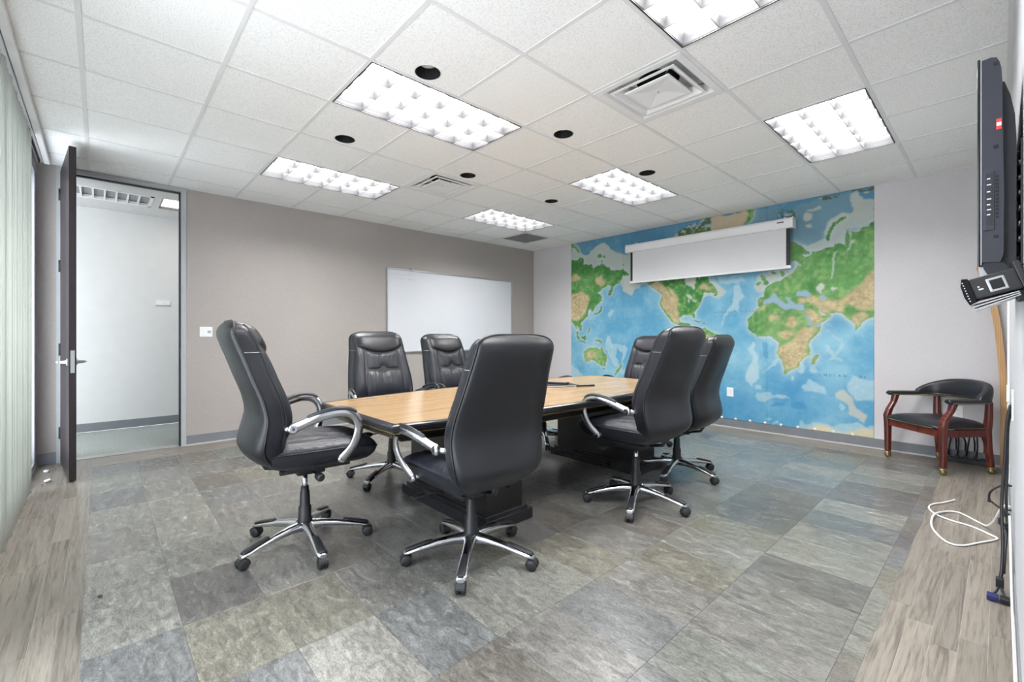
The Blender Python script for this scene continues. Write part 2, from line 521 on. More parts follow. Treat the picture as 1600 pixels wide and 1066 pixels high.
# floor: slab with vinyl stone tiles and a border of wood-look planks
FX0, FX1, FY0, FY1 = -5.45, -0.335, -0.055, 5.63
fl = struct(MB().box(XL - T, XR, YN, YF, -0.12, -0.0035).build('floor', 'grout'), 'vinyl floor of grey stone tiles with a wood plank border', 'floor')
PAL = {'g': (127, 125, 121), 'd': (108, 106, 104), 'e': (125, 127, 121), 'b': (129, 126, 116), 'l': (138, 137, 131), 'u': (119, 120, 120), 'k': (116, 112, 106), 't': (119, 124, 122)}
xs = [FX0] + [x for x in (-0.40 - 0.457 * i for i in range(12, -1, -1)) if FX0 + 0.02 < x < FX1 - 0.02] + [FX1]
ys = [FY0] + [y for y in (0.25 + 0.305 * j for j in range(0, 19)) if y < FY1 - 0.02] + [FY1]
rt = random.Random(21)
fixed = {}
def setc(x, y, c): fixed[(min(range(len(xs) - 1), key=lambda i: abs((xs[i] + xs[i + 1]) / 2 - x)), min(range(len(ys) - 1), key=lambda j: abs((ys[j] + ys[j + 1]) / 2 - y)))] = c
for x, y, c in ((-2.47, .40, 'd'), (-2.01, .40, 'b'), (-2.01, .70, 'b'), (-2.93, .40, 'l'), (-2.93, .1, 'l'), (-3.38, .1, 'g'), (-3.84, .1, 'l'), (-3.84, .4, 'l'), (-3.38, .4, 'l'), (-2.47, .1, 'l'), (-2.01, .1, 'u'),
                (-4.3, .1, 'u'), (-4.75, .1, 'e'), (-4.3, .4, 'g'), (-4.75, .4, 'g'), (-.63, 2.52, 'd'), (-.63, 2.83, 'l'), (-.63, 3.13, 'l'), (-.63, 3.44, 'u'), (-1.09, 3.44, 'd'), (-.63, 3.75, 'l'), (-1.09, 3.75, 'k'), (-.63, 4.05, 'd'), (-.63, 4.35, 'd'), (-.63, 4.66, 'e'), (-1.09, 4.05, 'u'), (-1.09, 4.35, 't'),
                (-1.09, 2.52, 'l'), (-1.09, 2.83, 'b'), (-1.09, 2.2, 'b'), (-1.09, 1.9, 'g'), (-.63, 2.2, 'g'), (-.63, 1.9, 'g'), (-1.55, 1.9, 'b'), (-1.55, 2.2, 'g'), (-1.55, 1.6, 'l'), (-1.09, 1.6, 'u'), (-1.55, 1.3, 'l'), (-1.55, 1.0, 'u'), (-1.55, .7, 'l'), (-2.01, 1.0, 'g'), (-.63, 5.0, 'l'), (-1.09, 4.66, 'l'), (-1.09, 5.0, 't'), (-1.55, 5.0, 't'), (-1.55, 4.66, 't'), (-1.55, 4.35, 't'), (-2.01, 5.0, 't')):
    setc(x, y, c)
tmesh = {}
def tile(x0, x1, y0, y1, mat, name, col, z=0.0, g=0.0004):
    key = (round(x1 - x0, 3), round(y1 - y0, 3), mat)
    if key not in tmesh:
        hx, hy = (x1 - x0) / 2 - g, (y1 - y0) / 2 - g
        c = 0.0005
        mm = MB(); mm.rings([[(-hx, -hy, -0.0035), (hx, -hy, -0.0035), (hx, hy, -0.0035), (-hx, hy, -0.0035)],
                             [(-hx, -hy, -c), (hx, -hy, -c), (hx, hy, -c), (-hx, hy, -c)],
                             [(-hx + c, -hy + c, 0), (hx - c, -hy + c, 0), (hx - c, hy - c, 0), (-hx + c, hy - c, 0)]], True, True, False)
        tmesh[key] = mm.mesh(name, mat)
    o = obj(name, tmesh[key], fl, ((x0 + x1) / 2, (y0 + y1) / 2, z))
    o.color = (*col, 1)
    return o
for i in range(len(xs) - 1):
    for j in range(len(ys) - 1):
        c = fixed.get((i, j)) or rt.choice('ggdeblukkgd')
        cc = lin(PAL[c]); q = 0.80 + 0.12 * rt.random()
        tile(xs[i], xs[i + 1], ys[j], ys[j + 1], 'stone_tile', 'floor_tile', tuple(v * q for v in cc))
def planks(a0, a1, b0, b1, along):
    n = 5; w_ = (b1 - b0) / n
    for r in range(n):
        p = a0; first = True
        while p < a1 - 0.01:
            ln = 0.914 if not first else 0.914 * rt.uniform(0.25, 1.0)
            first = False
            e = min(a1, p + ln)
            if a1 - e < 0.06: e = a1
            q = rt.uniform(0.72, 0.95)
            if along == 'x': tile(p, e, b0 + r * w_, b0 + (r + 1) * w_, 'plank_x', 'floor_plank', (q, q, q * 0.99), 0, 0.0005)
            else: tile(b0 + r * w_, b0 + (r + 1) * w_, p, e, 'plank_y', 'floor_plank', (q, q, q * 0.99), 0, 0.0005)
            p = e
m = MB(); m.box(XL, XR, YN, FY0, -0.0036, -0.0008); m.box(XL, XR, FY1, YF, -0.0036, -0.0008); m.box(FX1, XR, FY0, FY1, -0.0036, -0.0008); m.box(XL, FX0, FY0, FY1, -0.0036, -0.0008)
m.build('glint_underlay', 'bevel_glint', fl)  # pale sheet showing in the gaps, imitates light catching the plank bevels
planks(XL, XR, YN, FY0, 'x')
planks(XL, XR, FY1, YF, 'x')
planks(FY0, FY1, FX1, XR, 'y')
planks(FY0, FY1, XL, FX0, 'y')

# baseboards
def baseboard(name, x0, x1, y0, y1, label, d):
    o = struct(MB().box(x0, x1, y0, y1, 0.014, 0.105).build(name, 'baseboard'), label, 'baseboard')
    m2 = MB().box(x0 + (d[0] < 0) * -0.005, x1 + (d[0] > 0) * 0.005, y0 + (d[1] < 0) * -0.005, y1, 0.0, 0.014)
    m2.build('shoe_strip', 'shoe', o)
baseboard('baseboard_left', XL, XL + 0.008, DOOR1, YF - 0.008, 'grey vinyl baseboard along the taupe whiteboard wall', (1, 0))
baseboard('baseboard_back', XL, XR, YF - 0.008, YF, 'grey vinyl baseboard under the map mural', (0, -1))
baseboard('baseboard_right', XR - 0.006, XR, 1.0, YF - 0.008, 'grey vinyl baseboard under the television wall', (-1, 0))
struct(MB().box(XL, XL + 0.008, YN, DOOR0, 0.0, 0.105).build('baseboard_corner', 'baseboard'), 'short dark baseboard behind the open door', 'baseboard')

# door frame and open leaf
m = MB()
m.box(XL - T - 0.01, XL + 0.012, DOOR0, -0.264, 0, H); m.box(XL - T - 0.01, XL + 0.012, 0.637, DOOR1, 0, H)
m.box(XL - T - 0.01, XL + 0.012, -0.264, 0.637, 2.705, H)
fr = struct(m.build('trim_1', 'frame_grey'), 'light grey metal door frame reaching up to the ceiling', 'door frame')
m = MB(); m.box(XL - 0.07, XL - 0.04, 0.622, 0.637, 0, 2.705); m.box(XL - 0.07, XL - 0.04, -0.264, 0.637, 2.69, 2.705)
m.build('door_stop', 'dark_metal', fr)
MB().box(XL - 0.03, XL, 0.634, 0.6385, 0.93, 1.04).build('strike_plate', 'silver', fr)
ang = math.atan2(0.088, 0.84)
dr = thing('door_1', 'dark brown full-height wooden door standing open beside the blinds', 'door', (XL + 0.012, -0.276, 0), ang)
dr['kind'] = 'structure'
MB().box(0.004, 0.845, 0.0, 0.045, 0.012, 2.695, 0.002).build('leaf', 'door_wood', dr)
lv = MB().box(0.844, 0.8475, 0.010, 0.035, 0.88, 1.06).build('latch_plate', 'silver', dr)
for s in (-1, 1):
    y = 0.0 if s < 0 else 0.045
    h = MB().lathe([(0.029, 0), (0.029, 0.008 * s), (0.014, 0.012 * s), (0.011, 0.05 * s)], 20, (0.78, y, 0.966), 'y')
    h.tube(catmull([(0.78, y + 0.05 * s, 0.966), (0.765, y + 0.058 * s, 0.966), (0.72, y + 0.058 * s, 0.966), (0.665, y + 0.053 * s, 0.964)], 4), [0.011] * 9 + [0.009] * 4, 10, 0.8)
    h.build('door_lever', 'silver', dr)
for z in (0.28, 1.05, 1.82, 2.48):
    MB().lathe([(0.007, -0.055), (0.007, 0.055)], 12, (-0.004, -0.005, z)).box(-0.004, 0.03, -0.003, 0.0, z - 0.05, z + 0.05).build('hinge', 'dark_metal', dr)

# corridor beyond the doorway
HX, HY0, HY1 = -7.45, -1.6, 2.2
struct(MB().box(HX, XL - T, HY0, HY1, -0.12, -0.002).build('floor_hall', 'carpet'), 'speckled grey-green carpet of the corridor', 'floor')
struct(MB().box(XL - T, XL, -0.264, 0.637, -0.003, 0.004).build('trim_2', 'silver'), 'thin metal threshold strip under the doorway', 'threshold')
struct(MB().box(HX - T, HX, HY0, HY1, 0, H + 0.2).build('wall_hall', 'hall_white'), 'white corridor wall seen through the doorway', 'wall')
m = MB(); m.box(HX - T, XL - T, HY0 - T, HY0, 0, H + 0.2); m.box(HX - T, XL - T, HY1, HY1 + T, 0, H + 0.2)
struct(m.build('wall_hall_end', 'hall_white'), 'white end walls of the corridor', 'wall')
struct(MB().box(HX, HX + 0.008, HY0, HY1, 0, 0.105).build('baseboard_hall', 'baseboard'), 'grey baseboard of the corridor wall', 'baseboard')
GX0, GX1, GY1 = -6.93, -6.40, 0.455
m = MB(); m.box(HX, GX0, HY0, HY1, H, H + 0.1); m.box(GX1, XL - T, HY0, HY1, H, H + 0.1)
m.box(GX0, GX1, GY1, 0.53, H, H + 0.1); m.box(GX0, GX1, 1.75, HY1, H, H + 0.1)
hc = struct(m.build('ceiling_hall', 'hall_white'), 'white corridor ceiling with an air grille and a light', 'ceiling')
gr = thing('air_grille', 'white corridor ceiling grille with a row of grey square openings', 'grille', (0, 0, H))
m = MB(); m.box(GX0, GX0 + 0.04, HY0, GY1, -0.004, 0.03); m.box(GX1 - 0.04, GX1, HY0, GY1, -0.004, 0.03); m.box(GX0, GX1, GY1 - 0.03, GY1, -0.004, 0.03)
m.build('grille_frame', 'white_metal', gr)
k_ = simple('grille_grey', (150, 150, 150), 0.6, bump=0.4, bscale=250); M['grille_grey'] = k_
MB().box(GX0, GX1, HY0, GY1, 0.035, 0.05).build('mesh_panel', 'grille_grey', gr)
y = GY1 - 0.03 - 0.095
bar = MB().box(GX0 + 0.04, GX1 - 0.04, -0.008, 0.008, -0.003, 0.034).mesh('divider_bar', 'white_metal')
while y > HY0 + 0.05:
    obj('divider_bar', bar, gr, (0, y, 0)); y -= 0.098
hl = thing('hall_light', 'flat white corridor ceiling light just inside the doorway view', 'ceiling light', (0, 0, H))
MB().box(GX0, GX1, 0.53, 1.75, 0.03, 0.05).build('diffuser', 'lamp_hall', hl)
m = MB(); m.box(GX0, GX0 + 0.012, 0.53, 1.75, 0, 0.03); m.box(GX1 - 0.012, GX1, 0.53, 1.75, 0, 0.03); m.box(GX0, GX1, 0.53, 0.542, 0, 0.03); m.box(GX0, GX1, 1.738, 1.75, 0, 0.03)
m.build('light_frame', 'dark_metal', hl)
sg = thing('wall_sign', 'small white room sign holder on the corridor wall', 'sign', (HX, 0.62, 1.61))
MB().box(0, 0.008, -0.075, 0.075, -0.036, 0.036, 0.002).build('sign_plate', 'white_metal', sg)
MB().box(0.008, 0.013, -0.078, 0.078, -0.040, -0.030).build('sign_ledge', 'silver', sg)
MB().lathe([(0.004, 0.008), (0.003, 0.012)], 10, (0, 0.01, -0.012), 'x').build('sign_pin', 'dark_metal', sg)

# ---------------------------------------------------------------- suspended ceiling
GX = [XL] + [-0.5568 + 0.6096 * i for i in range(-8, 1)] + [XR]
GY = [YN] + [2.9675 + 0.6096 * j for j in range(-5, 5)] + [YF]
def gx(i): return -0.5568 + 0.6096 * i
def gy(j): return 2.9675 + 0.6096 * j
ce = struct(MB().box(XL - T, XR + T, YN - T, YF + T, H + 0.16, H + 0.25).build('ceiling', 'ceil_grid'), 'white suspended ceiling of square mineral tiles in a metal grid', 'ceiling')
occ = set()
LIGHTS = [(-4, -3), (-1, -3), (-1, 1), (-4, 1), (-7, -3), (-7, 1)]
for i, j in LIGHTS: occ |= {(i, j), (i, j + 1)}
VENTS = [(-2, -1), (-6, -1)]
RETURN = (-8, 3)
occ |= set(VENTS) | {RETURN}
HOLES = {(-3, -3): (0.104, 0.311), (-5, -3): (0.107, 0.311), (-3, -1): (0.110, 0.320), (-5, -1): (0.114, 0.318), (-3, 1): (0.106, 0.340), (-5, 1): (0.096, 0.336)}
HR = 0.076
tiles = {}
TZ0, TZ1 = 0.0035, 0.018
for a in range(len(GX) - 1):
    for b in range(len(GY) - 1):
        i, j = a - 9, b - 6          # grid index of the lower corner
        if (i, j) in occ: continue
        x0, x1, y0, y1 = GX[a] + 0.001, GX[a + 1] - 0.001, GY[b] + 0.001, GY[b + 1] - 0.001
        cx_, cy_ = (x0 + x1) / 2, (y0 + y1) / 2
        if (i, j) in HOLES:
            hx, hy = HOLES[(i, j)]
            hx += GX[a] - cx_; hy += GY[b] - cy_
            n = 48; out_, inn = [], []
            for q in range(n):
                t = 2 * PI * q / n; dx, dy = math.cos(t), math.sin(t)
                inn.append((hx + HR * dx, hy + HR * dy))
                ex = (((x1 - cx_) if dx > 0 else (x0 - cx_)) - hx) / dx if abs(dx) > 1e-6 else 1e9
                ey = (((y1 - cy_) if dy > 0 else (y0 - cy_)) - hy) / dy if abs(dy) > 1e-6 else 1e9
                t_ = min(ex, ey); out_.append([hx + dx * t_, hy + dy * t_])
            for cxx, cyy in ((x0 - cx_, y0 - cy_), (x0 - cx_, y1 - cy_), (x1 - cx_, y0 - cy_), (x1 - cx_, y1 - cy_)):
                q = min(range(n), key=lambda r: (out_[r][0] - cxx) ** 2 + (out_[r][1] - cyy) ** 2)
                out_[q] = [cxx, cyy]
            mm = MB()
            R = [[(p[0], p[1], TZ0) for p in inn], [(p[0], p[1], TZ0) for p in out_], [(p[0], p[1], TZ1) for p in out_], [(p[0], p[1], TZ1) for p in inn], [(p[0], p[1], TZ0) for p in inn]]
            mm.rings(R, False, True, False)
            me = mm.mesh('ceiling_tile', 'ceiling_tile')
        else:
            key = (round(x1 - x0, 3), round(y1 - y0, 3))
            if key not in tiles:
                tiles[key] = MB().box(-(x1 - x0) / 2, (x1 - x0) / 2, -(y1 - y0) / 2, (y1 - y0) / 2, TZ0, TZ1).mesh('ceiling_tile', 'ceiling_tile')
            me = tiles[key]
        obj('ceiling_tile', me, ce, (cx_, cy_, H))
mt = MB().box(-0.012, 0.012, YN, YF, 0, 0.0035).box(-0.002, 0.002, YN, YF, 0.0035, 0.04).mesh('main_tee', 'ceil_grid')
for x in GX[1:-1]: obj('main_tee', mt, ce, (x, 0, H))
ct = {}
for b in range(1, len(GY) - 1):
    for a in range(len(GX) - 1):
        i, j = a - 9, b - 6
        if any(i == li and j == lj + 1 for li, lj in LIGHTS): continue
        L = round(GX[a + 1] - GX[a], 3)
        if L not in ct: ct[L] = MB().box(-L / 2 + 0.012, L / 2 - 0.012, -0.012, 0.012, 0.0002, 0.0035).mesh('cross_tee', 'ceil_grid')
        obj('cross_tee', ct[L], ce, ((GX[a] + GX[a + 1]) / 2, GY[b], H))
m = MB(); m.box(XL, XL + 0.02, DOOR1, YF, 0, 0.0034); m.box(XL, XR, YF - 0.02, YF, 0, 0.0034); m.box(XR - 0.02, XR, YN, YF, 0, 0.0034); m.box(XL, XR, YN, YN + 0.02, 0, 0.0034)
m.build('wall_angle', 'ceil_grid', ce, (0, 0, H - 0.0002))

# ---------------------------------------------------------------- troffers
def troffer():
    t = thing('ceiling_light', '', 'ceiling light')
    hx, hy = 0.3048 - 0.014, 0.6096 - 0.014
    m = MB()                                          # sheet-metal housing, open below
    m.box(-hx, -hx + 0.003, -hy, hy, 0.0, 0.10); m.box(hx - 0.003, hx, -hy, hy, 0.0, 0.10)
    m.box(-hx, hx, -hy, -hy + 0.003, 0.0, 0.10); m.box(-hx, hx, hy - 0.003, hy, 0.0, 0.10); m.box(-hx, hx, -hy, hy, 0.10, 0.104)
    m.build('housing', 'white_metal', t)
    m = MB(); e = 0.006
    m.box(-hx - 0.003, -hx + e, -hy, hy, -0.002, 0.004); m.box(hx - e, hx + 0.003, -hy, hy, -0.002, 0.004)
    m.box(-hx, hx, -hy - 0.003, -hy + e, -0.002, 0.004); m.box(-hx, hx, hy - e, hy + 0.003, -0.002, 0.004)
    m.build('edge_frame', 'dark_metal', t)
    m = MB().box(-hx + 0.004, hx - 0.004, -hy + 0.004, hy - 0.004, 0.084, 0.09)
    m.build('lamp_panel', 'lamp', t)
    z0, z1 = 0.004, 0.062
    def blade(L, vert):
        pr = [(-0.0015, z0), (0.0015, z0), (0.003, z0 + 0.02), (0.008, z1), (-0.008, z1), (-0.003, z0 + 0.02)]
        b = MB(); b.prism(pr, -L, L, 'y' if vert else 'x')
        return b
    bl = blade(hy - 0.008, True).mesh('louver_blade', 'louver')
    bs = blade(hx - 0.008, False).mesh('louver_blade', 'louver')
    ix, iy = hx - 0.008, hy - 0.008
    for q in (-ix / 3, ix / 3): obj('louver_blade', bl, t, (q, 0, 0))
    for q in range(1, 6): obj('louver_blade', bs, t, (0, -iy + 2 * iy * q / 6, 0.0006))
    m = MB()
    for s in (-1, 1):
        m.prism([(s * ix, z0), (s * (ix + 0.002), z0), (s * (ix + 0.002), z1), (s * (ix - 0.016), z1), (s * (ix - 0.004), z0 + 0.02)], -iy, iy, 'y')
        m.prism([(s * iy, z0), (s * (iy + 0.002), z0), (s * (iy + 0.002), z1), (s * (iy - 0.016), z1), (s * (iy - 0.004), z0 + 0.02)], -ix, ix, 'x')
    m.build('louver_rim', 'louver', t)
    return t
LL = ['louvred ceiling light above the front of the table, largest seen whole',
      'louvred ceiling light cut off by the top of the picture',
      'louvred ceiling light nearest the television and the map',
      'louvred ceiling light in front of the projection screen, near the middle',
      'louvred ceiling light nearest the open door',
      'louvred ceiling light farthest away, toward the whiteboard corner']
pt = troffer()
for q, (i, j) in enumerate(LIGHTS):
    o = pt if q == 0 else copy_tree(pt)
    o.location = (gx(i) + 0.3048, gy(j) + 0.6096, H)
    tag(o, LL[q], 'ceiling light', 'six louvred ceiling lights')

# supply diffusers
def diffuser():
    t = thing('air_vent', '', 'air vent')
    def sq(h, z): return [(-h, -h, z), (h, -h, z), (h, h, z), (-h, h, z)]
    MB().rings([sq(0.292, 0.002), sq(0.292, -0.003), sq(0.250, -0.003), sq(0.236, 0.012), sq(0.19, 0.075), sq(0.19, 0.078), sq(0.24, 0.012), sq(0.254, 0.002)], False, True, False).build('outer_cone', 'white_metal', t)
    MB().rings([sq(0.215, 0.0), sq(0.215, -0.006), sq(0.198, -0.007), sq(0.150, 0.040), sq(0.150, 0.043), sq(0.2, -0.002)], False, True, False).build('middle_cone', 'white_metal', t)
    MB().rings([sq(0.150, 0.0), sq(0.148, -0.008), sq(0.128, -0.010), sq(0.03, 0.006), sq(0.0005, 0.006)], False, True, False).box(-0.10, 0.10, -0.10, 0.10, 0.012, 0.015).build('centre_plate', 'white_metal', t)
    MB().lathe([(0.006, -0.002), (0.004, 0.008)], 10).build('centre_screw', 'silver', t)
    m = MB()
    for a in range(4):
        c_, s_ = math.cos(a * PI / 2 + PI / 4), math.sin(a * PI / 2 + PI / 4)
        m.tube([(0.10 * c_, 0.10 * s_, 0.013), (0.29 * c_, 0.29 * s_, 0.05)], 0.004, 6)
    m.build('hanger_wires', 'silver', t)
    MB().lathe([(0.13, 0.076), (0.13, 0.12), (0.128, 0.12), (0.0005, 0.12)], 32, cap=False).build('duct_neck', 'black_hole', t)
    m = MB(); n = 32
    ring = [(0.13 * math.cos(2 * PI * q / n), 0.13 * math.sin(2 * PI * q / n), 0.076) for q in range(n)]
    outr = []
    for q in range(n):
        dx, dy = math.cos(2 * PI * q / n), math.sin(2 * PI * q / n); f = 0.192 / max(abs(dx), abs(dy)); outr.append((dx * f, dy * f, 0.076))
    m.rings([ring, outr], False, True, False); m.build('top_plate', 'white_metal', t)
    return t
pv = diffuser()
for q, (i, j) in enumerate(VENTS):
    o = pv if q == 0 else copy_tree(pv)
    o.location = (gx(i) + 0.3048, gy(j) + 0.3048, H)
    tag(o, ['square white air vent close to the camera, between two ceiling lights', 'small-looking square air vent farther off, above the whiteboard side'][q], 'air vent', 'square ceiling air vents')
t = thing('return_grille', 'grey egg-crate return air grille near the far ceiling corner', 'air vent', (gx(RETURN[0]) + 0.3048, gy(RETURN[1]) + 0.3048, H))
m = MB(); m.box(-0.29, 0.29, -0.29, -0.265, -0.001, 0.012); m.box(-0.29, 0.29, 0.265, 0.29, -0.001, 0.012); m.box(-0.29, -0.265, -0.265, 0.265, -0.001, 0.012); m.box(0.265, 0.29, -0.265, 0.265, -0.001, 0.012)
m.build('grille_frame', 'white_metal', t)
sl = MB().box(-0.265, 0.265, -0.0012, 0.0012, 0.0, 0.012).mesh('grille_slat', 'grille_grey')
sl2 = MB().box(-0.0012, 0.0012, -0.265, 0.265, 0.0, 0.012).mesh('grille_slat', 'grille_grey')
for q in range(1, 24):
    obj('grille_slat', sl, t, (0, -0.265 + 0.53 * q / 24, 0)); obj('grille_slat', sl2, t, (-0.265 + 0.53 * q / 24, 0, 0))
MB().box(-0.28, 0.28, -0.28, 0.28, 0.03, 0.04).build('back_panel', 'grille_grey', t)

# recessed downlights (switched off)
def downlight():
    t = thing('downlight', '', 'downlight')
    n = 40
    MB().lathe([(0.0755, 0.017), (0.0755, -0.0005), (0.0835, -0.0005), (0.0835, 0.003), (0.0765, 0.0032)], n, cap=False).build('trim_ring', 'ceil_grid', t)
    MB().lathe([(0.0752, 0.0), (0.0735, 0.02), (0.068, 0.06), (0.062, 0.10), (0.0640, 0.104), (0.0752, 0.06), (0.0758, 0.0)], n, cap=False).build('baffle', 'black_hole', t)
    MB().lathe([(0.060, 0.10), (0.056, 0.062), (0.05, 0.054), (0.03, 0.047), (0.001, 0.045)], n, cap=False).build('bulb_face', 'bulb', t)
    return t
DL = {(-3, -3): 'black recessed downlight beside the large front ceiling light, nearest of six', (-5, -3): 'black recessed downlight between the two ceiling lights on the door side',
      (-3, -1): 'black recessed downlight left of the near air vent', (-5, -1): 'black recessed downlight touching the far air vent',
      (-3, 1): 'black recessed downlight beside the ceiling light facing the projection screen', (-5, 1): 'black recessed downlight nearest the far corner'}
pd = downlight()
for q, (key, off) in enumerate(HOLES.items()):
    o = pd if q == 0 else copy_tree(pd)
    o.location = (gx(key[0]) + off[0], gy(key[1]) + off[1], H + TZ0)
    tag(o, DL[key], 'downlight', 'six recessed downlights')

# ---------------------------------------------------------------- vertical blinds
bl = thing('vertical_blinds', 'off-white vertical blinds hanging from a ceiling track at the left edge', 'blinds', (0, -0.395, 0))
MB().box(-5.62, -0.35, -0.018, 0.018, H - 0.032, H, 0.003).build('head_rail', 'white_metal', bl)
MB().box(-5.66, -0.35, 0.026, 0.062, H - 0.045, H, 0.004).build('valance', 'white_metal', bl)
sm = MB()
def slat(u, v):
    y = (u - 0.5) * 0.089
    return (y, 0.007 * (1 - (2 * u - 1) ** 2), 0.025 + v * (H - 0.065 - 0.025))
sm.grid(slat, 8, 1)
slm = sm.mesh('blind_slat', 'blind')
x = -4.80; q = 0
rs = random.Random(3)
while x < -2.45:  # slats stop out of view; window beyond left uncovered to let daylight in
    o = obj('blind_slat', slm, bl, (x, -0.005, 0), (0, 0, math.radians((-18, -34, -22)[q % 3] + rs.uniform(-7, 7))))
    md = o.modifiers.new('thickness', 'SOLIDIFY'); md.thickness = 0.0012
    x += 0.079; q += 1
cm = MB().box(-0.008, 0.008, -0.006, 0.006, -0.022, 0).tube([(0, 0, -0.022), (0, 0, -0.034)], 0.003, 6).mesh('carrier', 'dark_metal')
x = -5.58
while x < -4.80:
    obj('carrier', cm, bl, (x, 0, H - 0.032)); x += 0.055

# ================================================================== OFFICE CHAIR (faces +x, origin on the floor under the hub)
# side profile of the seam between back shell and front cushion, half width, rear and front depth; all by height
ZB, ZT = 0.405, 1.19
SEAM = [(0.405, -0.150), (0.45, -0.200), (0.53, -0.252), (0.62, -0.248), (0.70, -0.240), (0.79, -0.258), (0.90, -0.298), (1.00, -0.332), (1.08, -0.362), (1.13, -0.378), (1.19, -0.374)]
HALF = [(0.405, 0.200), (0.45, 0.228), (0.53, 0.258), (0.62, 0.274), (0.72, 0.277), (0.82, 0.270), (0.92, 0.256), (1.02, 0.242), (1.10, 0.234), (1.19, 0.226)]
REAR = [(0.405, 0.030), (0.46, 0.062), (0.53, 0.074), (0.62, 0.060), (0.70, 0.046), (0.80, 0.042), (0.92, 0.044), (1.02, 0.046), (1.10, 0.046), (1.15, 0.040), (1.19, 0.016)]
FRON = [(0.405, 0.06), (0.50, 0.110), (0.60, 0.126), (0.72, 0.122), (0.86, 0.116), (1.00, 0.114), (1.12, 0.112), (1.19, 0.08)]
def endw(t):
    """rounded top and bottom corners of the outline, t in 0..1 up the back"""
    a = 1.0
    if t > 0.90: a = max(0.0, 1 - ((t - 0.90) / 0.10) ** 3.2) ** (1 / 2.6)
    if t < 0.20: a = max(0.0, 1 - ((0.20 - t) / 0.20) ** 2.2) ** (1 / 2.0)
    return a
def zt(t): return ZB + (ZT - ZB) * t
def nz(i, n):
    """height samples packed toward both ends"""
    t = i / n
    return 0.5 - 0.5 * math.cos(PI * t)
def back_pt(s, t, side, off=0.0):
    z = zt(t); e = endw(t)
    hw = interp(HALF, z) * ((0.35 if t > 0.5 else 0.45) + (0.65 if t > 0.5 else 0.55) * e) if e < 1 else interp(HALF, z)
    xs_ = interp(SEAM, z)
    bulge = max(0.0, 1 - abs(s) ** 2.6) ** (1 / 1.9) if side < 0 else max(0.0, 1 - abs(s) ** 5.5) ** (1 / 3.2)
    eb = max(0.0, 1 - abs(2 * t - 1) ** 14) ** 0.5
    d = interp(REAR if side < 0 else FRON, z) * bulge * eb + off
    return (xs_ + side * d, s * hw, z + (0.012 * eb * (1 - s * s) if t > 0.5 else 0) * (t > 0.9) * (t - 0.9) * 10)
def half_back(side, ns=20, nt=34):
    m = MB()
    def fn(u, v):
        s = math.sin((u - 0.5) * PI)
        return back_pt(s, nz(v * nt, nt), side)
    m.grid(fn, ns, nt, True, side > 0)
    return m
def patch(s0, s1, zlo, zhi, h, nu=10, nv=14, wr=0.0, tuft=None):
    """padded panel on the cushion's front"""
    m = MB()
    def fn(u, v):
        s = s0 + (s1 - s0) * u
        z = zlo(s) + (zhi(s) - zlo(s)) * v
        t = (z - ZB) / (ZT - ZB)
        e = max(0, 1 - abs(2 * u - 1) ** 4) ** 0.5 * max(0, 1 - abs(2 * v - 1) ** 4) ** 0.5
        hh = h * e - 0.004
        if wr: hh += wr * e * math.sin(34 * s + 2.0 * math.sin(9 * z)) * (0.4 + 0.6 * v)
        if tuft:
            for (ts, tz) in tuft: hh -= 0.014 * math.exp(-(((s - ts) * 0.24) ** 2 + (z - tz) ** 2) / 0.0009)
        return back_pt(s, t, 1, hh)
    m.grid(fn, nu, nv, True, True)
    return m
def edge_line(n=60, s_=1.0, off=0.0):
    pts = []
    for i in range(n + 1):
        p = back_pt(1.0, nz(i, n), -1); pts.append((p[0] + off, p[1] + 0.001, p[2]))
    top = [back_pt(s, 1.0, -1) for s in (0.8, 0.5, 0.2, -0.2, -0.5, -0.8)]
    left = [(p[0], -p[1], p[2]) for p in pts[::-1]]
    return pts + [(a + off, b, c) for a, b, c in top] + left

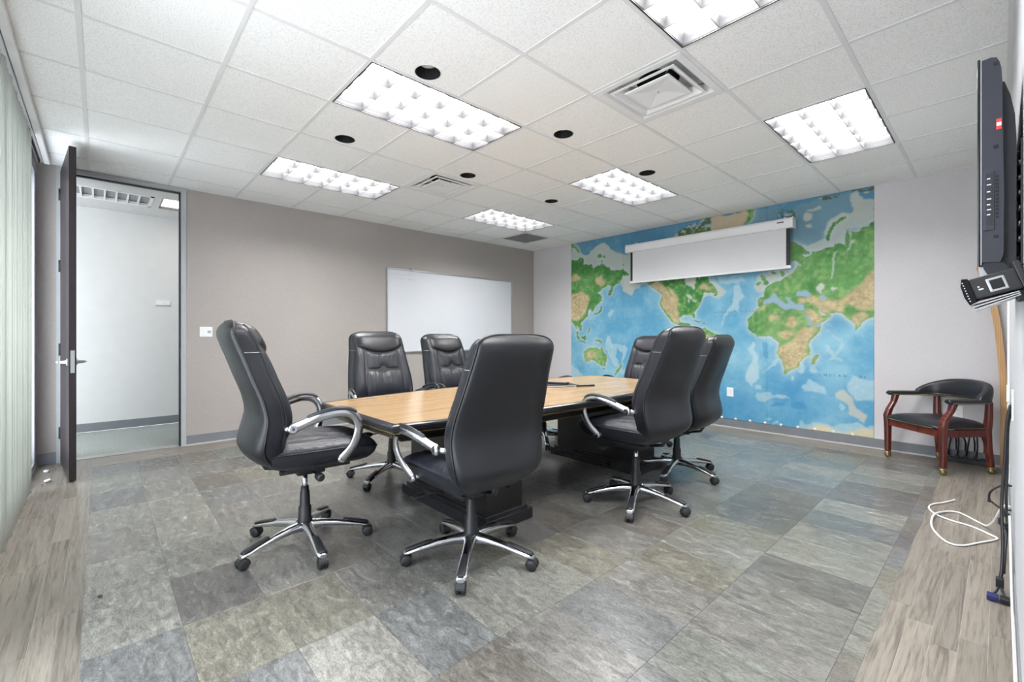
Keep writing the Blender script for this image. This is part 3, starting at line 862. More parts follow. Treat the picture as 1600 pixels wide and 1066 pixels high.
def office_chair():
    c = thing('office_chair', '', 'chair')
    up = []                                                       # parts that rise with the seat
    sh = half_back(-1).build('back_shell', 'leather_back', c); up.append(sh)
    MB().tube(edge_line(off=0.002), 0.0062, 8).build('piping', 'piping', sh)
    cu = half_back(1).build('back_cushion', 'leather', c); up.append(cu)
    # second seam halfway round the cushion's side
    for s in (-1, 1):
        pts = [back_pt(0.93 * s, nz(i, 40), 1, 0.001) for i in range(5, 37)]
        MB().tube(pts, 0.0035, 6).build('side_seam', 'piping', cu)
        pts = [back_pt(s * math.sin(a), 0.80, 1, 0.001) for a in np.linspace(0.9, 1.57, 6)]
        MB().tube(pts, 0.0018, 6).build('stitch', 'silver', cu)
    smile = lambda s: 1.072 - 0.062 * (1 - (s / 0.86) ** 2)
    up.append(patch(-0.86, 0.86, smile, lambda s: 1.176 - 0.012 * s * s, 0.030, 22, 12).build('headrest', 'leather', c))
    up.append(patch(-0.58, 0.58, lambda s: 0.87, lambda s: smile(s) - 0.004, 0.016, 18, 12, 0.0012, [(0.0, 0.885)]).build('upper_pad', 'leather_soft', c))
    up.append(patch(-0.58, 0.58, lambda s: 0.60, lambda s: 0.865, 0.020, 22, 16, 0.0022, [(0.0, 0.855)]).build('lower_pad', 'leather_soft', c))
    for s in (-1, 1):
        f = lambda z: 0
        up.append(patch(min(s * 0.60, s * 0.92), max(s * 0.60, s * 0.92), lambda q: 0.58, lambda q: smile(min(0.86, abs(q))) - 0.002, 0.018, 8, 20).build('side_bolster', 'leather_soft', c))
    # seat cushion
    def seat_pt(u, v, side):
        s = math.sin((u - 0.5) * PI); q = math.sin((v - 0.5) * PI)   # s across, q front to back
        hw = 0.262 - 0.02 * max(0, -q)
        rc = max(0.0, 1 - abs(q) ** 7) ** (1 / 5)
        y = s * hw * (0.78 + 0.22 * rc)
        x = 0.045 + 0.285 * q + (0.02 * (1 - s * s) if q > 0.6 else 0) * (q - 0.6) * 2.5
        b = max(0.0, 1 - abs(s) ** 5) ** 0.45 * max(0.0, 1 - abs(q) ** 6) ** 0.45
        if side > 0:
            z = 0.510 + 0.046 * b - 0.018 * max(0, q) ** 3
            z -= 0.010 * math.exp(-((abs(s) - 0.55) / 0.05) ** 2) * b
            for ts, tq in ((0, -0.1), (-0.28, 0.25), (0.28, 0.25)): z -= 0.014 * math.exp(-((s - ts) ** 2 + (q - tq) ** 2) / 0.02)
        else:
            z = 0.510 - 0.108 * b - 0.018 * max(0, q) ** 3
        return (x, y, z)
    st = MB().grid(lambda u, v: seat_pt(u, v, 1), 26, 26, True).build('seat', 'leather_soft', c); up.append(st)
    sb = MB().grid(lambda u, v: seat_pt(u, v, -1), 20, 20, True, True).build('seat_underside', 'leather', c); up.append(sb)
    rim = [seat_pt(0, v, 1) for v in np.linspace(0.02, 1, 24)] + [seat_pt(u, 1, 1) for u in np.linspace(0.05, 0.95, 12)] + [seat_pt(1, v, 1) for v in np.linspace(1, 0.02, 24)]
    MB().tube(rim, 0.005, 8).build('piping', 'piping', st)
    # mechanism
    m = MB().box(-0.12, 0.13, -0.07, 0.07, 0.368, 0.404, 0.008); m.box(-0.05, 0.10, -0.05, 0.05, 0.335, 0.37, 0.01); m.box(-0.16, 0.20, -0.16, -0.13, 0.388, 0.408); m.box(-0.16, 0.20, 0.13, 0.16, 0.388, 0.408)
    m.box(0.10, 0.21, -0.035, 0.035, 0.350, 0.388, 0.008); m.tube([(-0.10, 0, 0.38), (-0.20, 0, 0.40), (-0.235, 0, 0.46)], 0.022, 8, 0.5)
    me_ = m.build('tilt_mechanism', 'black_plastic', c); up.append(me_)
    MB().tube([(0.06, 0.05, 0.362), (0.07, 0.16, 0.370), (0.075, 0.25, 0.374)], 0.005, 8).box(0.055, 0.095, 0.23, 0.31, 0.368, 0.378, 0.004).build('lever', 'black_plastic', me_)
    MB().tube([(0.02, -0.05, 0.362), (0.02, -0.17, 0.364)], 0.005, 8).lathe([(0.012, -0.25), (0.022, -0.235), (0.022, -0.20), (0.012, -0.17)], 14, (0.02, 0, 0.364), 'y').build('tension_knob', 'black_plastic', me_)
    pis = MB().lathe([(0.014, 0.20), (0.014, 0.35)], 18).build('piston', 'chrome', c); up.append(pis)
    MB().lathe([(0.038, 0.085), (0.038, 0.15), (0.034, 0.155), (0.034, 0.215), (0.028, 0.22), (0.025, 0.30), (0.022, 0.305), (0.021, 0.330), (0.015, 0.332)], 22).build('column_cover', 'black_plastic', c)
    # armrests
    path = catmull([(-0.130, 0.286, 0.650), (-0.09, 0.304, 0.668), (-0.02, 0.334, 0.700), (0.055, 0.352, 0.718), (0.120, 0.356, 0.714), (0.162, 0.354, 0.687), (0.182, 0.350, 0.640), (0.177, 0.340, 0.582), (0.157, 0.318, 0.522), (0.115, 0.286, 0.460)], 6)
    n = len(path)
    rad = [0.024 if 3 < i < n - 4 else 0.026 for i in range(n)]
    for s in (-1, 1):
        p2 = [(a, b * s, z) for a, b, z in path]
        am = MB().tube(p2, rad, 12, 0.55, (0, 1, 0))
        am.lathe([(0.024, 0), (0.026, 0.012), (0.018, 0.020)], 16, (0, 0, 0), 'y')
        # move bosses to both fixing points
        o_ = len(am.v) - 48
        base = am.v[o_:]
        am.v[o_:] = [(x - 0.130, s * (y + 0.288), z + 0.650) for x, y, z in base]
        am.lathe([(0.020, 0), (0.024, 0.012), (0.016, 0.022)], 16, (0, 0, 0), 'y')
        o_ = len(am.v) - 48; base = am.v[o_:]
        am.v[o_:] = [(x + 0.115, s * (y + 0.276), z + 0.460) for x, y, z in base]
        am.tube([(-0.175, s * 0.225, 0.640), (-0.130, s * 0.290, 0.650)], 0.014, 10); am.tube([(0.115, s * 0.225, 0.460), (0.115, s * 0.282, 0.460)], 0.013, 10)
        a_ = am.build('armrest', 'chrome', c); up.append(a_)
        pad = [(a, b * s, z + 0.011) for a, b, z in path[8:31]]
        pr = [0.010] + [0.022] * (len(pad) - 2) + [0.010]
        MB().tube(pad, pr, 12, 0.52, (0, 1, 0)).build('arm_pad', 'leather', a_)
        for px_, pz_, py_ in ((-0.130, 0.650, 0.308), (0.115, 0.460, 0.298)):
            MB().lathe([(0.008, 0), (0.007, 0.003)], 10, (px_, py_ * s, pz_), 'y').build('screw', 'dark_metal', a_)
    # five-star base
    lg = MB()
    R = []
    for r, zz, wd, ht in ((0.020, 0.118, 0.034, 0.056), (0.05, 0.118, 0.031, 0.052), (0.10, 0.116, 0.027, 0.044), (0.18, 0.106, 0.025, 0.036), (0.26, 0.092, 0.027, 0.028), (0.325, 0.078, 0.029, 0.022), (0.352, 0.072, 0.020, 0.016)):
        R.append([(r, math.cos(2 * PI * q / 12) * wd, zz - 0.006 + math.sin(2 * PI * q / 12) * ht * (0.62 if math.sin(2 * PI * q / 12) < 0 else 0.5)) for q in range(12)])
    lgm = lg.rings(R).mesh('base_leg', 'chrome')
    pdm = MB()
    R = []
    for r, zz, wd in ((0.205, 0.1135, 0.010), (0.215, 0.1135, 0.0155), (0.25, 0.1060, 0.0175), (0.30, 0.0930, 0.0185), (0.335, 0.0840, 0.018), (0.345, 0.0790, 0.012)):
        R.append([(r, math.cos(2 * PI * q / 12) * wd, zz + math.sin(2 * PI * q / 12) * 0.0055) for q in range(12)])
    pdm.rings(R)
    for q in range(5): pdm.box(0.215 + q * 0.018, 0.221 + q * 0.018, -0.014, 0.014, 0.110 - q * 0.0042, 0.1175 - q * 0.0042, 0.0015)
    pdm = pdm.mesh('leg_pad', 'caster')
    cas = MB()
    cas.tube([(0.328, 0, 0.078), (0.328, 0, 0.050)], 0.008, 8)
    for s in (-1, 1):
        cas.lathe([(0.006, 0), (0.025, 0.001), (0.0285, 0.005), (0.0285, 0.014), (0.023, 0.019), (0.004, 0.020)], 20, (0, 0, 0), 'y')
        o_ = len(cas.v) - 120; base = cas.v[o_:]
        cas.v[o_:] = [(x + 0.340, s * (y + 0.005), z + 0.0286) for x, y, z in base]
    hood = [(0.340 + 0.031 * math.cos(a), 0.0286 + 0.031 * math.sin(a)) for a in np.linspace(0.1, 3.3, 12)]
    cas.prism(hood, -0.021, 0.021, 'y')
    casm = cas.mesh('caster', 'caster')
    for q in range(5):
        l = obj('base_leg', lgm, c, (0, 0, 0), (0, 0, q * 2 * PI / 5)); l['spin'] = q
        obj('leg_pad', pdm, l); obj('caster', casm, l)
    MB().lathe([(0.036, 0.088), (0.040, 0.10), (0.040, 0.130), (0.034, 0.138)], 24).build('base_hub', 'chrome', c)
    for o in up: o['lift'] = 1
    return c

def lift(c, dz, base_deg, face_deg):
    for ch in c.children:
        if ch.get('lift'): ch.location.z = dz
        if 'spin' in ch.keys(): ch.rotation_euler.z = math.radians(base_deg - face_deg + 72 * ch['spin'])

CH = [  # x, y, facing, rise, base angle, label
    (-2.64, 0.862, 86, 0.066, -76, 'black leather office chair at the near table end, farthest left, seen from behind'),
    (-1.885, 1.468, 177, -0.006, -46, 'black leather office chair nearest the camera, its broad back toward us'),
    (-1.715, 2.80, 178, 0.045, -65, 'black leather office chair seen from the side, nearer of the two on the map side'),
    (-1.85, 3.66, 184, -0.008, -8, 'black leather office chair seen from the side, closest to the wall outlet'),
    (-2.66, 4.36, -90, -0.02, 20, 'black leather office chair facing us at the far table end before the map'),
    (-3.39, 1.80, -6, 0.02, -60, 'black leather office chair facing us, left of the whiteboard'),
    (-3.47, 2.61, 4, 0.0, 12, 'black leather office chair facing us, in front of the whiteboard'),
    (-3.36, 3.62, 4, -0.03, -40, 'black leather office chair mostly hidden behind the nearest chair'),
]
pc = office_chair()
for q, (x, y, fd, dz, bd, lab) in enumerate(CH):
    o = pc if q == 0 else copy_tree(pc)
    o.location = (x, y, 0); o.rotation_euler = (0, 0, math.radians(fd))
    tag(o, lab, 'chair', 'eight black office chairs round the table')
    CHAIRS = globals().setdefault('CHAIRS', []); CHAIRS.append((o, dz, bd, fd))
for o, dz, bd, fd in CHAIRS:
    lift(o, dz, bd, fd)
for o in bpy.data.objects:
    for kk in ('lift', 'spin'):
        if kk in o.keys(): del o[kk]

# ================================================================== CONFERENCE TABLE
TX, TY, TL, TW, TE = -2.52, 2.585, 1.515, 0.657, 0.515
def boat(inset, n=14):
    L = TL - inset; pts = []
    hw = lambda t: (TE + (TW - TE) * (1 - t * t)) - inset
    for i in range(n + 1):
        t = -1 + 2 * i / n; pts.append((hw(t), t * L))
    for i in range(n + 1):
        t = 1 - 2 * i / n; pts.append((-hw(t), t * L))
    return pts
tb = thing('conference_table', 'boat-shaped conference table with oak top, black edge and pedestals', 'table', (TX, TY, 0))
MB().prism(boat(0.032), 0.72, 0.7355).build('tabletop', 'oak_top', tb)
def ringp(ins, z): return [(a, b, z) for a, b in boat(ins)]
m = MB(); m.rings([ringp(0.0325, 0.723), ringp(0.0325, 0.7358), ringp(0.012, 0.7358), ringp(0.003, 0.731), ringp(0.0, 0.723), ringp(0.004, 0.701), ringp(0.016, 0.691), ringp(0.03, 0.689), ringp(0.03, 0.715)], False, True, False)
ed = m.build('edge_band', 'black_lacquer', tb)
MB().rings([ringp(0.0155, 0.6905), ringp(0.0155, 0.6875), ringp(0.022, 0.6875), ringp(0.022, 0.6905)], False, True, False).build('gold_line', 'gold', ed)
m = MB(); m.rings([ringp(0.03, 0.719), ringp(0.024, 0.6875), ringp(0.034, 0.675), ringp(0.060, 0.657), ringp(0.105, 0.625), ringp(0.115, 0.621), ringp(0.135, 0.621)], False, True, False)
m.prism(boat(0.134), 0.621, 0.64)
ap = m.build('apron', 'black_wood', tb)
MB().rings([ringp(0.1035, 0.626), ringp(0.1085, 0.6205), ringp(0.112, 0.6205), ringp(0.108, 0.626)], False, True, False).build('gold_line', 'gold', ap)
for y0, y1 in ((-0.88, -0.52), (0.78, 1.14)):
    p_ = MB().box(-0.44, 0.44, y0 + 0.03, y1 - 0.03, 0.085, 0.625).build('pedestal', 'black_wood', tb)
    m = MB().box(-0.49, 0.49, y0 - 0.02, y1 + 0.02, 0.0, 0.07, 0.004); m.box(-0.465, 0.465, y0 + 0.005, y1 - 0.005, 0.068, 0.088, 0.004)
    m.build('plinth', 'black_lacquer', p_)

# things on the table
t = thing('notebook', 'dark closed notebook with white page edges lying on the table', 'notebook', (-2.62, 3.00, 0.7358), math.radians(64))
MB().box(-0.15, 0.15, -0.11, 0.11, 0.0, 0.003, 0.001).build('cover', 'black_plastic', t)
MB().box(-0.146, 0.146, -0.106, 0.106, 0.003, 0.013).build('pages', 'paper', t)
MB().box(-0.15, 0.15, -0.11, 0.11, 0.013, 0.016, 0.001).build('front_cover', 'tv_dark', t)
t = thing('remote_control', 'chunky black remote control resting on the notebook', 'remote control', (-2.615, 3.01, 0.7518), math.radians(20))
MB().box(-0.09, 0.09, -0.032, 0.032, 0.0, 0.018, 0.006).build('body', 'black_plastic', t)
bt = MB().lathe([(0.005, 0.017), (0.0048, 0.0195), (0.001, 0.020)], 8).mesh('button', 'silver')
for a in range(7):
    for b in range(3): obj('button', bt, t, (-0.065 + a * 0.02, -0.017 + b * 0.017, 0))
t = thing('remote_control', 'slim dark remote control at the right of the notebook', 'remote control', (-2.43, 3.15, 0.7358), math.radians(66))
MB().box(-0.085, 0.085, -0.022, 0.022, 0.0, 0.014, 0.005).build('body', 'black_plastic', t)
for a in range(6):
    for b in range(2): obj('button', bt, t, (-0.055 + a * 0.02, -0.008 + b * 0.016, -0.0045))

# ================================================================== SIDE CHAIR (faces +x)
sc = thing('side_chair', 'mahogany side chair with black leather barrel back and brass casters', 'chair', (-0.375, 5.642, 0), math.radians(226))
def post(path, rad, name='leg', mat='mahogany', flat=1.0):
    m = MB()
    path = [Vector(p) for p in path]; R = []
    for p, r in zip(path, rad):
        c_ = 0.35
        pr = [(-1, -1 + c_), (-1 + c_, -1), (1 - c_, -1), (1, -1 + c_), (1, 1 - c_), (1 - c_, 1), (-1 + c_, 1), (-1, 1 - c_)]
        R.append([(p.x + a * r, p.y + b * r * flat, p.z) for a, b in pr])
    m.rings(R, True, True, False)
    return m.build(name, mat, sc)
casb = MB().ball((0, 0, 0.026), 0.026, 16, 10).lathe([(0.018, 0.034), (0.026, 0.040), (0.026, 0.050), (0.012, 0.056), (0.012, 0.072)], 16).mesh('caster', 'brass')
FX, RX = 0.215, -0.195
for s in (-1, 1):
    o = post([(FX + 0.005, s * 0.283, 0.062), (FX + 0.005, s * 0.283, 0.33), (FX + 0.008, s * 0.286, 0.41), (FX - 0.01, s * 0.283, 0.47), (FX - 0.055, s * 0.288, 0.54), (FX - 0.075, s * 0.29, 0.605)], [0.021, 0.025, 0.026, 0.024, 0.022, 0.026])
    obj('caster', casb, o, (FX + 0.005, s * 0.283, 0))
    o = post([(RX - 0.025, s * 0.235, 0.062), (RX - 0.008, s * 0.228, 0.22), (RX, s * 0.225, 0.36), (RX - 0.004, s * 0.236, 0.48), (RX - 0.006, s * 0.238, 0.61)], [0.020, 0.023, 0.026, 0.023, 0.020])
    obj('caster', casb, o, (RX - 0.025, s * 0.235, 0))
m = MB(); m.prism([(0.205, -0.25), (0.205, 0.25), (0.235, 0.25), (0.235, -0.25)], 0.315, 0.375); m.prism([(RX - 0.015, -0.215), (RX - 0.015, 0.215), (RX + 0.01, 0.215), (RX + 0.01, -0.215)], 0.315, 0.375)
m.prism([(RX, -0.240), (0.21, -0.285), (0.21, -0.262), (RX, -0.217)], 0.315, 0.375); m.prism([(RX, 0.240), (0.21, 0.285), (0.21, 0.262), (RX, 0.217)], 0.315, 0.375)
m.build('seat_rail', 'mahogany', sc)
def scs(u, v, side):
    s = math.sin((u - 0.5) * PI); q = math.sin((v - 0.5) * PI)
    hw = 0.252 + 0.022 * q
    rc = max(0.0, 1 - abs(q) ** 8) ** (1 / 6)
    b = max(0.0, 1 - abs(s) ** 5) ** 0.5 * max(0.0, 1 - abs(q) ** 5) ** 0.5
    return (0.02 + 0.235 * q + 0.02 * q * (1 - s * s), s * hw * (0.85 + 0.15 * rc), (0.388 + 0.062 * b) if side > 0 else 0.388 - 0.016 * b)
m = MB(); m.grid(lambda u, v: scs(u, v, 1), 20, 20); m.grid(lambda u, v: scs(u, v, -1), 20, 20, True, True)
ss = m.build('seat', 'leather', sc)
m = MB()
def nails(pts, r=0.0042):
    for p in pts: m.ball(p, r, 6, 4)
nails([(scs(u, 1, 1)[0] + 0.001, scs(u, 1, 1)[1], 0.386) for u in np.linspace(0.08, 0.92, 46)])
for e in (0, 1): nails([(scs(e, v, 1)[0], scs(e, v, 1)[1], 0.386) for v in np.linspace(0.1, 0.9, 34)])
o = m.build('nail_trim', 'brass', ss); o['kind'] = 'stuff'
# U-shaped arm pad and barrel back
U = [(0.205, 0.300), (0.12, 0.302), (0.02, 0.300), (-0.08, 0.288), (-0.16, 0.255), (-0.215, 0.195), (-0.245, 0.11), (-0.255, 0.0)]
U = [(a, b, 0) for a, b in U] + [(a, -b, 0) for a, b in U[-2::-1]]
U = catmull(U, 5)
def usec(i, n):
    p = Vector(U[i]); t = (Vector(U[min(i + 1, n - 1)]) - Vector(U[max(0, i - 1)])).normalized()
    return p, Vector((t.y, -t.x, 0))
n = len(U); R = []
for i in range(n):
    p, nn = usec(i, n)
    w_ = 0.034 if 2 < i < n - 3 else (0.024 if i in (0, n - 1) else 0.031)
    zc = 0.622; hh = 0.022 if 0 < i < n - 1 else 0.014
    R.append([tuple(p + nn * (w_ * math.cos(2 * PI * q / 14)) + Vector((0, 0, zc + hh * math.sin(2 * PI * q / 14)))) for q in range(14)])
am = MB().rings(R).build('arm_pad', 'leather', sc)
m = MB(); m2 = MB()
for i in range(2, n - 2):
    p, nn = usec(i, n)
    for s in (-1, 1):
        for f_ in (0, 0.33, 0.66):
            pp = Vector(U[i]).lerp(Vector(U[min(n - 1, i + 1)]), f_)
            m2.ball(tuple(pp + nn * s * 0.031 + Vector((0, 0, 0.611))), 0.0038, 6, 4)
o = m2.build('nail_trim', 'brass', am); o['kind'] = 'stuff'
R = []
i0, i1 = 13, n - 14
for i in range(i0, i1 + 1):
    p, nn = usec(i, n)
    t = (i - i0) / (i1 - i0); e = max(0.0, math.sin(PI * t)) ** 0.55
    top = 0.630 + 0.155 * e
    th = 0.020 + 0.020 * e
    ring = []
    N = 18
    for q in range(N):
        a = 2 * PI * q / N
        zz = (0.612 + top) / 2 + (top - 0.612) / 2 * math.copysign(abs(math.sin(a)) ** 0.7, math.sin(a))
        lean = 0.10 * (zz - 0.62)
        ring.append(tuple(p + nn * (th * math.copysign(abs(math.cos(a)) ** 0.6, math.cos(a)) ) + Vector((-lean, 0, zz))))
    R.append(ring)
MB().rings(R).build('barrel_back', 'leather', sc)

# ================================================================== WHITEBOARD
wbd = thing('whiteboard', 'large white marker board with aluminium frame on the taupe wall', 'whiteboard', (XL, 4.218, 0.925))
W2, HH = 1.215, 1.215
MB().box(0.004, 0.016, -W2 + 0.01, W2 - 0.01, 0.01, HH - 0.01).build('board_surface', 'board_white', wbd)
def frame(name, y0, y1, z0, z1): MB().box(0.001, 0.022, y0, y1, z0, z1, 0.003).build(name, 'alu', wbd)
frame('frame_rail', -W2, W2, HH - 0.022, HH); frame('frame_rail', -W2, W2, 0, 0.022); frame('frame_stile', -W2, -W2 + 0.022, 0.022, HH - 0.022); frame('frame_stile', W2 - 0.022, W2, 0.022, HH - 0.022)
MB().prism([(0.02, 0.0), (0.075, 0.0), (0.078, 0.012), (0.074, 0.012), (0.072, 0.004), (0.02, 0.004)], -0.55, 0.55, 'y').build('marker_tray', 'alu', wbd)
MB().box(0.002, 0.03, -0.83, -0.79, HH - 0.002, HH + 0.02, 0.002).build('map_hook', 'alu', wbd)
m = MB(); r3 = random.Random(5)
for row, (ya, yb) in enumerate(((-1.10, -0.82), (-1.12, -0.80))):
    y = ya
    while y < yb:
        z = HH - 0.085 - row * 0.055
        L = r3.uniform(0.02, 0.05)
        pts = [(0.0168, y + L * q / 6, z + r3.uniform(-0.012, 0.012)) for q in range(7)]
        m.tube(pts, 0.0016, 4, 0.3, (1, 0, 0)); y += L + r3.uniform(0.005, 0.02)
m.build('faint_writing', 'scribble', wbd)

# switch and outlets
def plate(name, label, cat, loc, rz, wd, ht, kind):
    t = thing(name, label, cat, loc, rz)           # local +x points into the room
    MB().box(0, 0.006, -wd / 2, wd / 2, -ht / 2, ht / 2, 0.002).build('cover_plate', 'white_gloss', t)
    if kind == 'switch':
        MB().box(0.006, 0.009, -0.034, -0.022, -0.012, 0.012).box(0.008, 0.016, -0.031, -0.025, -0.002, 0.010).build('toggle', 'white_gloss', t)
        MB().box(0.006, 0.0085, 0.012, 0.045, -0.014, 0.014, 0.001).build('jack', 'silver', t)
    else:
        for z in (-0.02, 0.02):
            f = MB().lathe([(0.015, 0.006), (0.0145, 0.0085)], 20, (0, 0, z), 'x').build('socket', 'white_metal', t)
            MB().box(0.0083, 0.009, -0.006, -0.0045, z - 0.005, z + 0.005).box(0.0083, 0.009, 0.0045, 0.006, z - 0.005, z + 0.005).build('slot', 'black_plastic', f)
    for z in ((-0.042, 0.042) if kind == 'switch' else (0.0,)):
        MB().lathe([(0.003, 0.006), (0.0025, 0.0075)], 8, (0, 0 if kind != 'switch' else -0.028, z), 'x').build('screw', 'silver', t)
    return t
plate('light_switch', 'white double switch plate on the taupe wall beside the doorway', 'switch', (XL, 0.86, 1.219), 0, 0.118, 0.108, 'switch')
plate('wall_outlet', 'white electrical outlet set into the blue part of the map', 'outlet', (-2.314, YF - 0.004, 0.455), -PI / 2, 0.082, 0.115, 'outlet')
plate('wall_outlet', 'white electrical outlet low on the wall behind the side chair', 'outlet', (-0.27, YF, 0.46), -PI / 2, 0.075, 0.115, 'outlet')

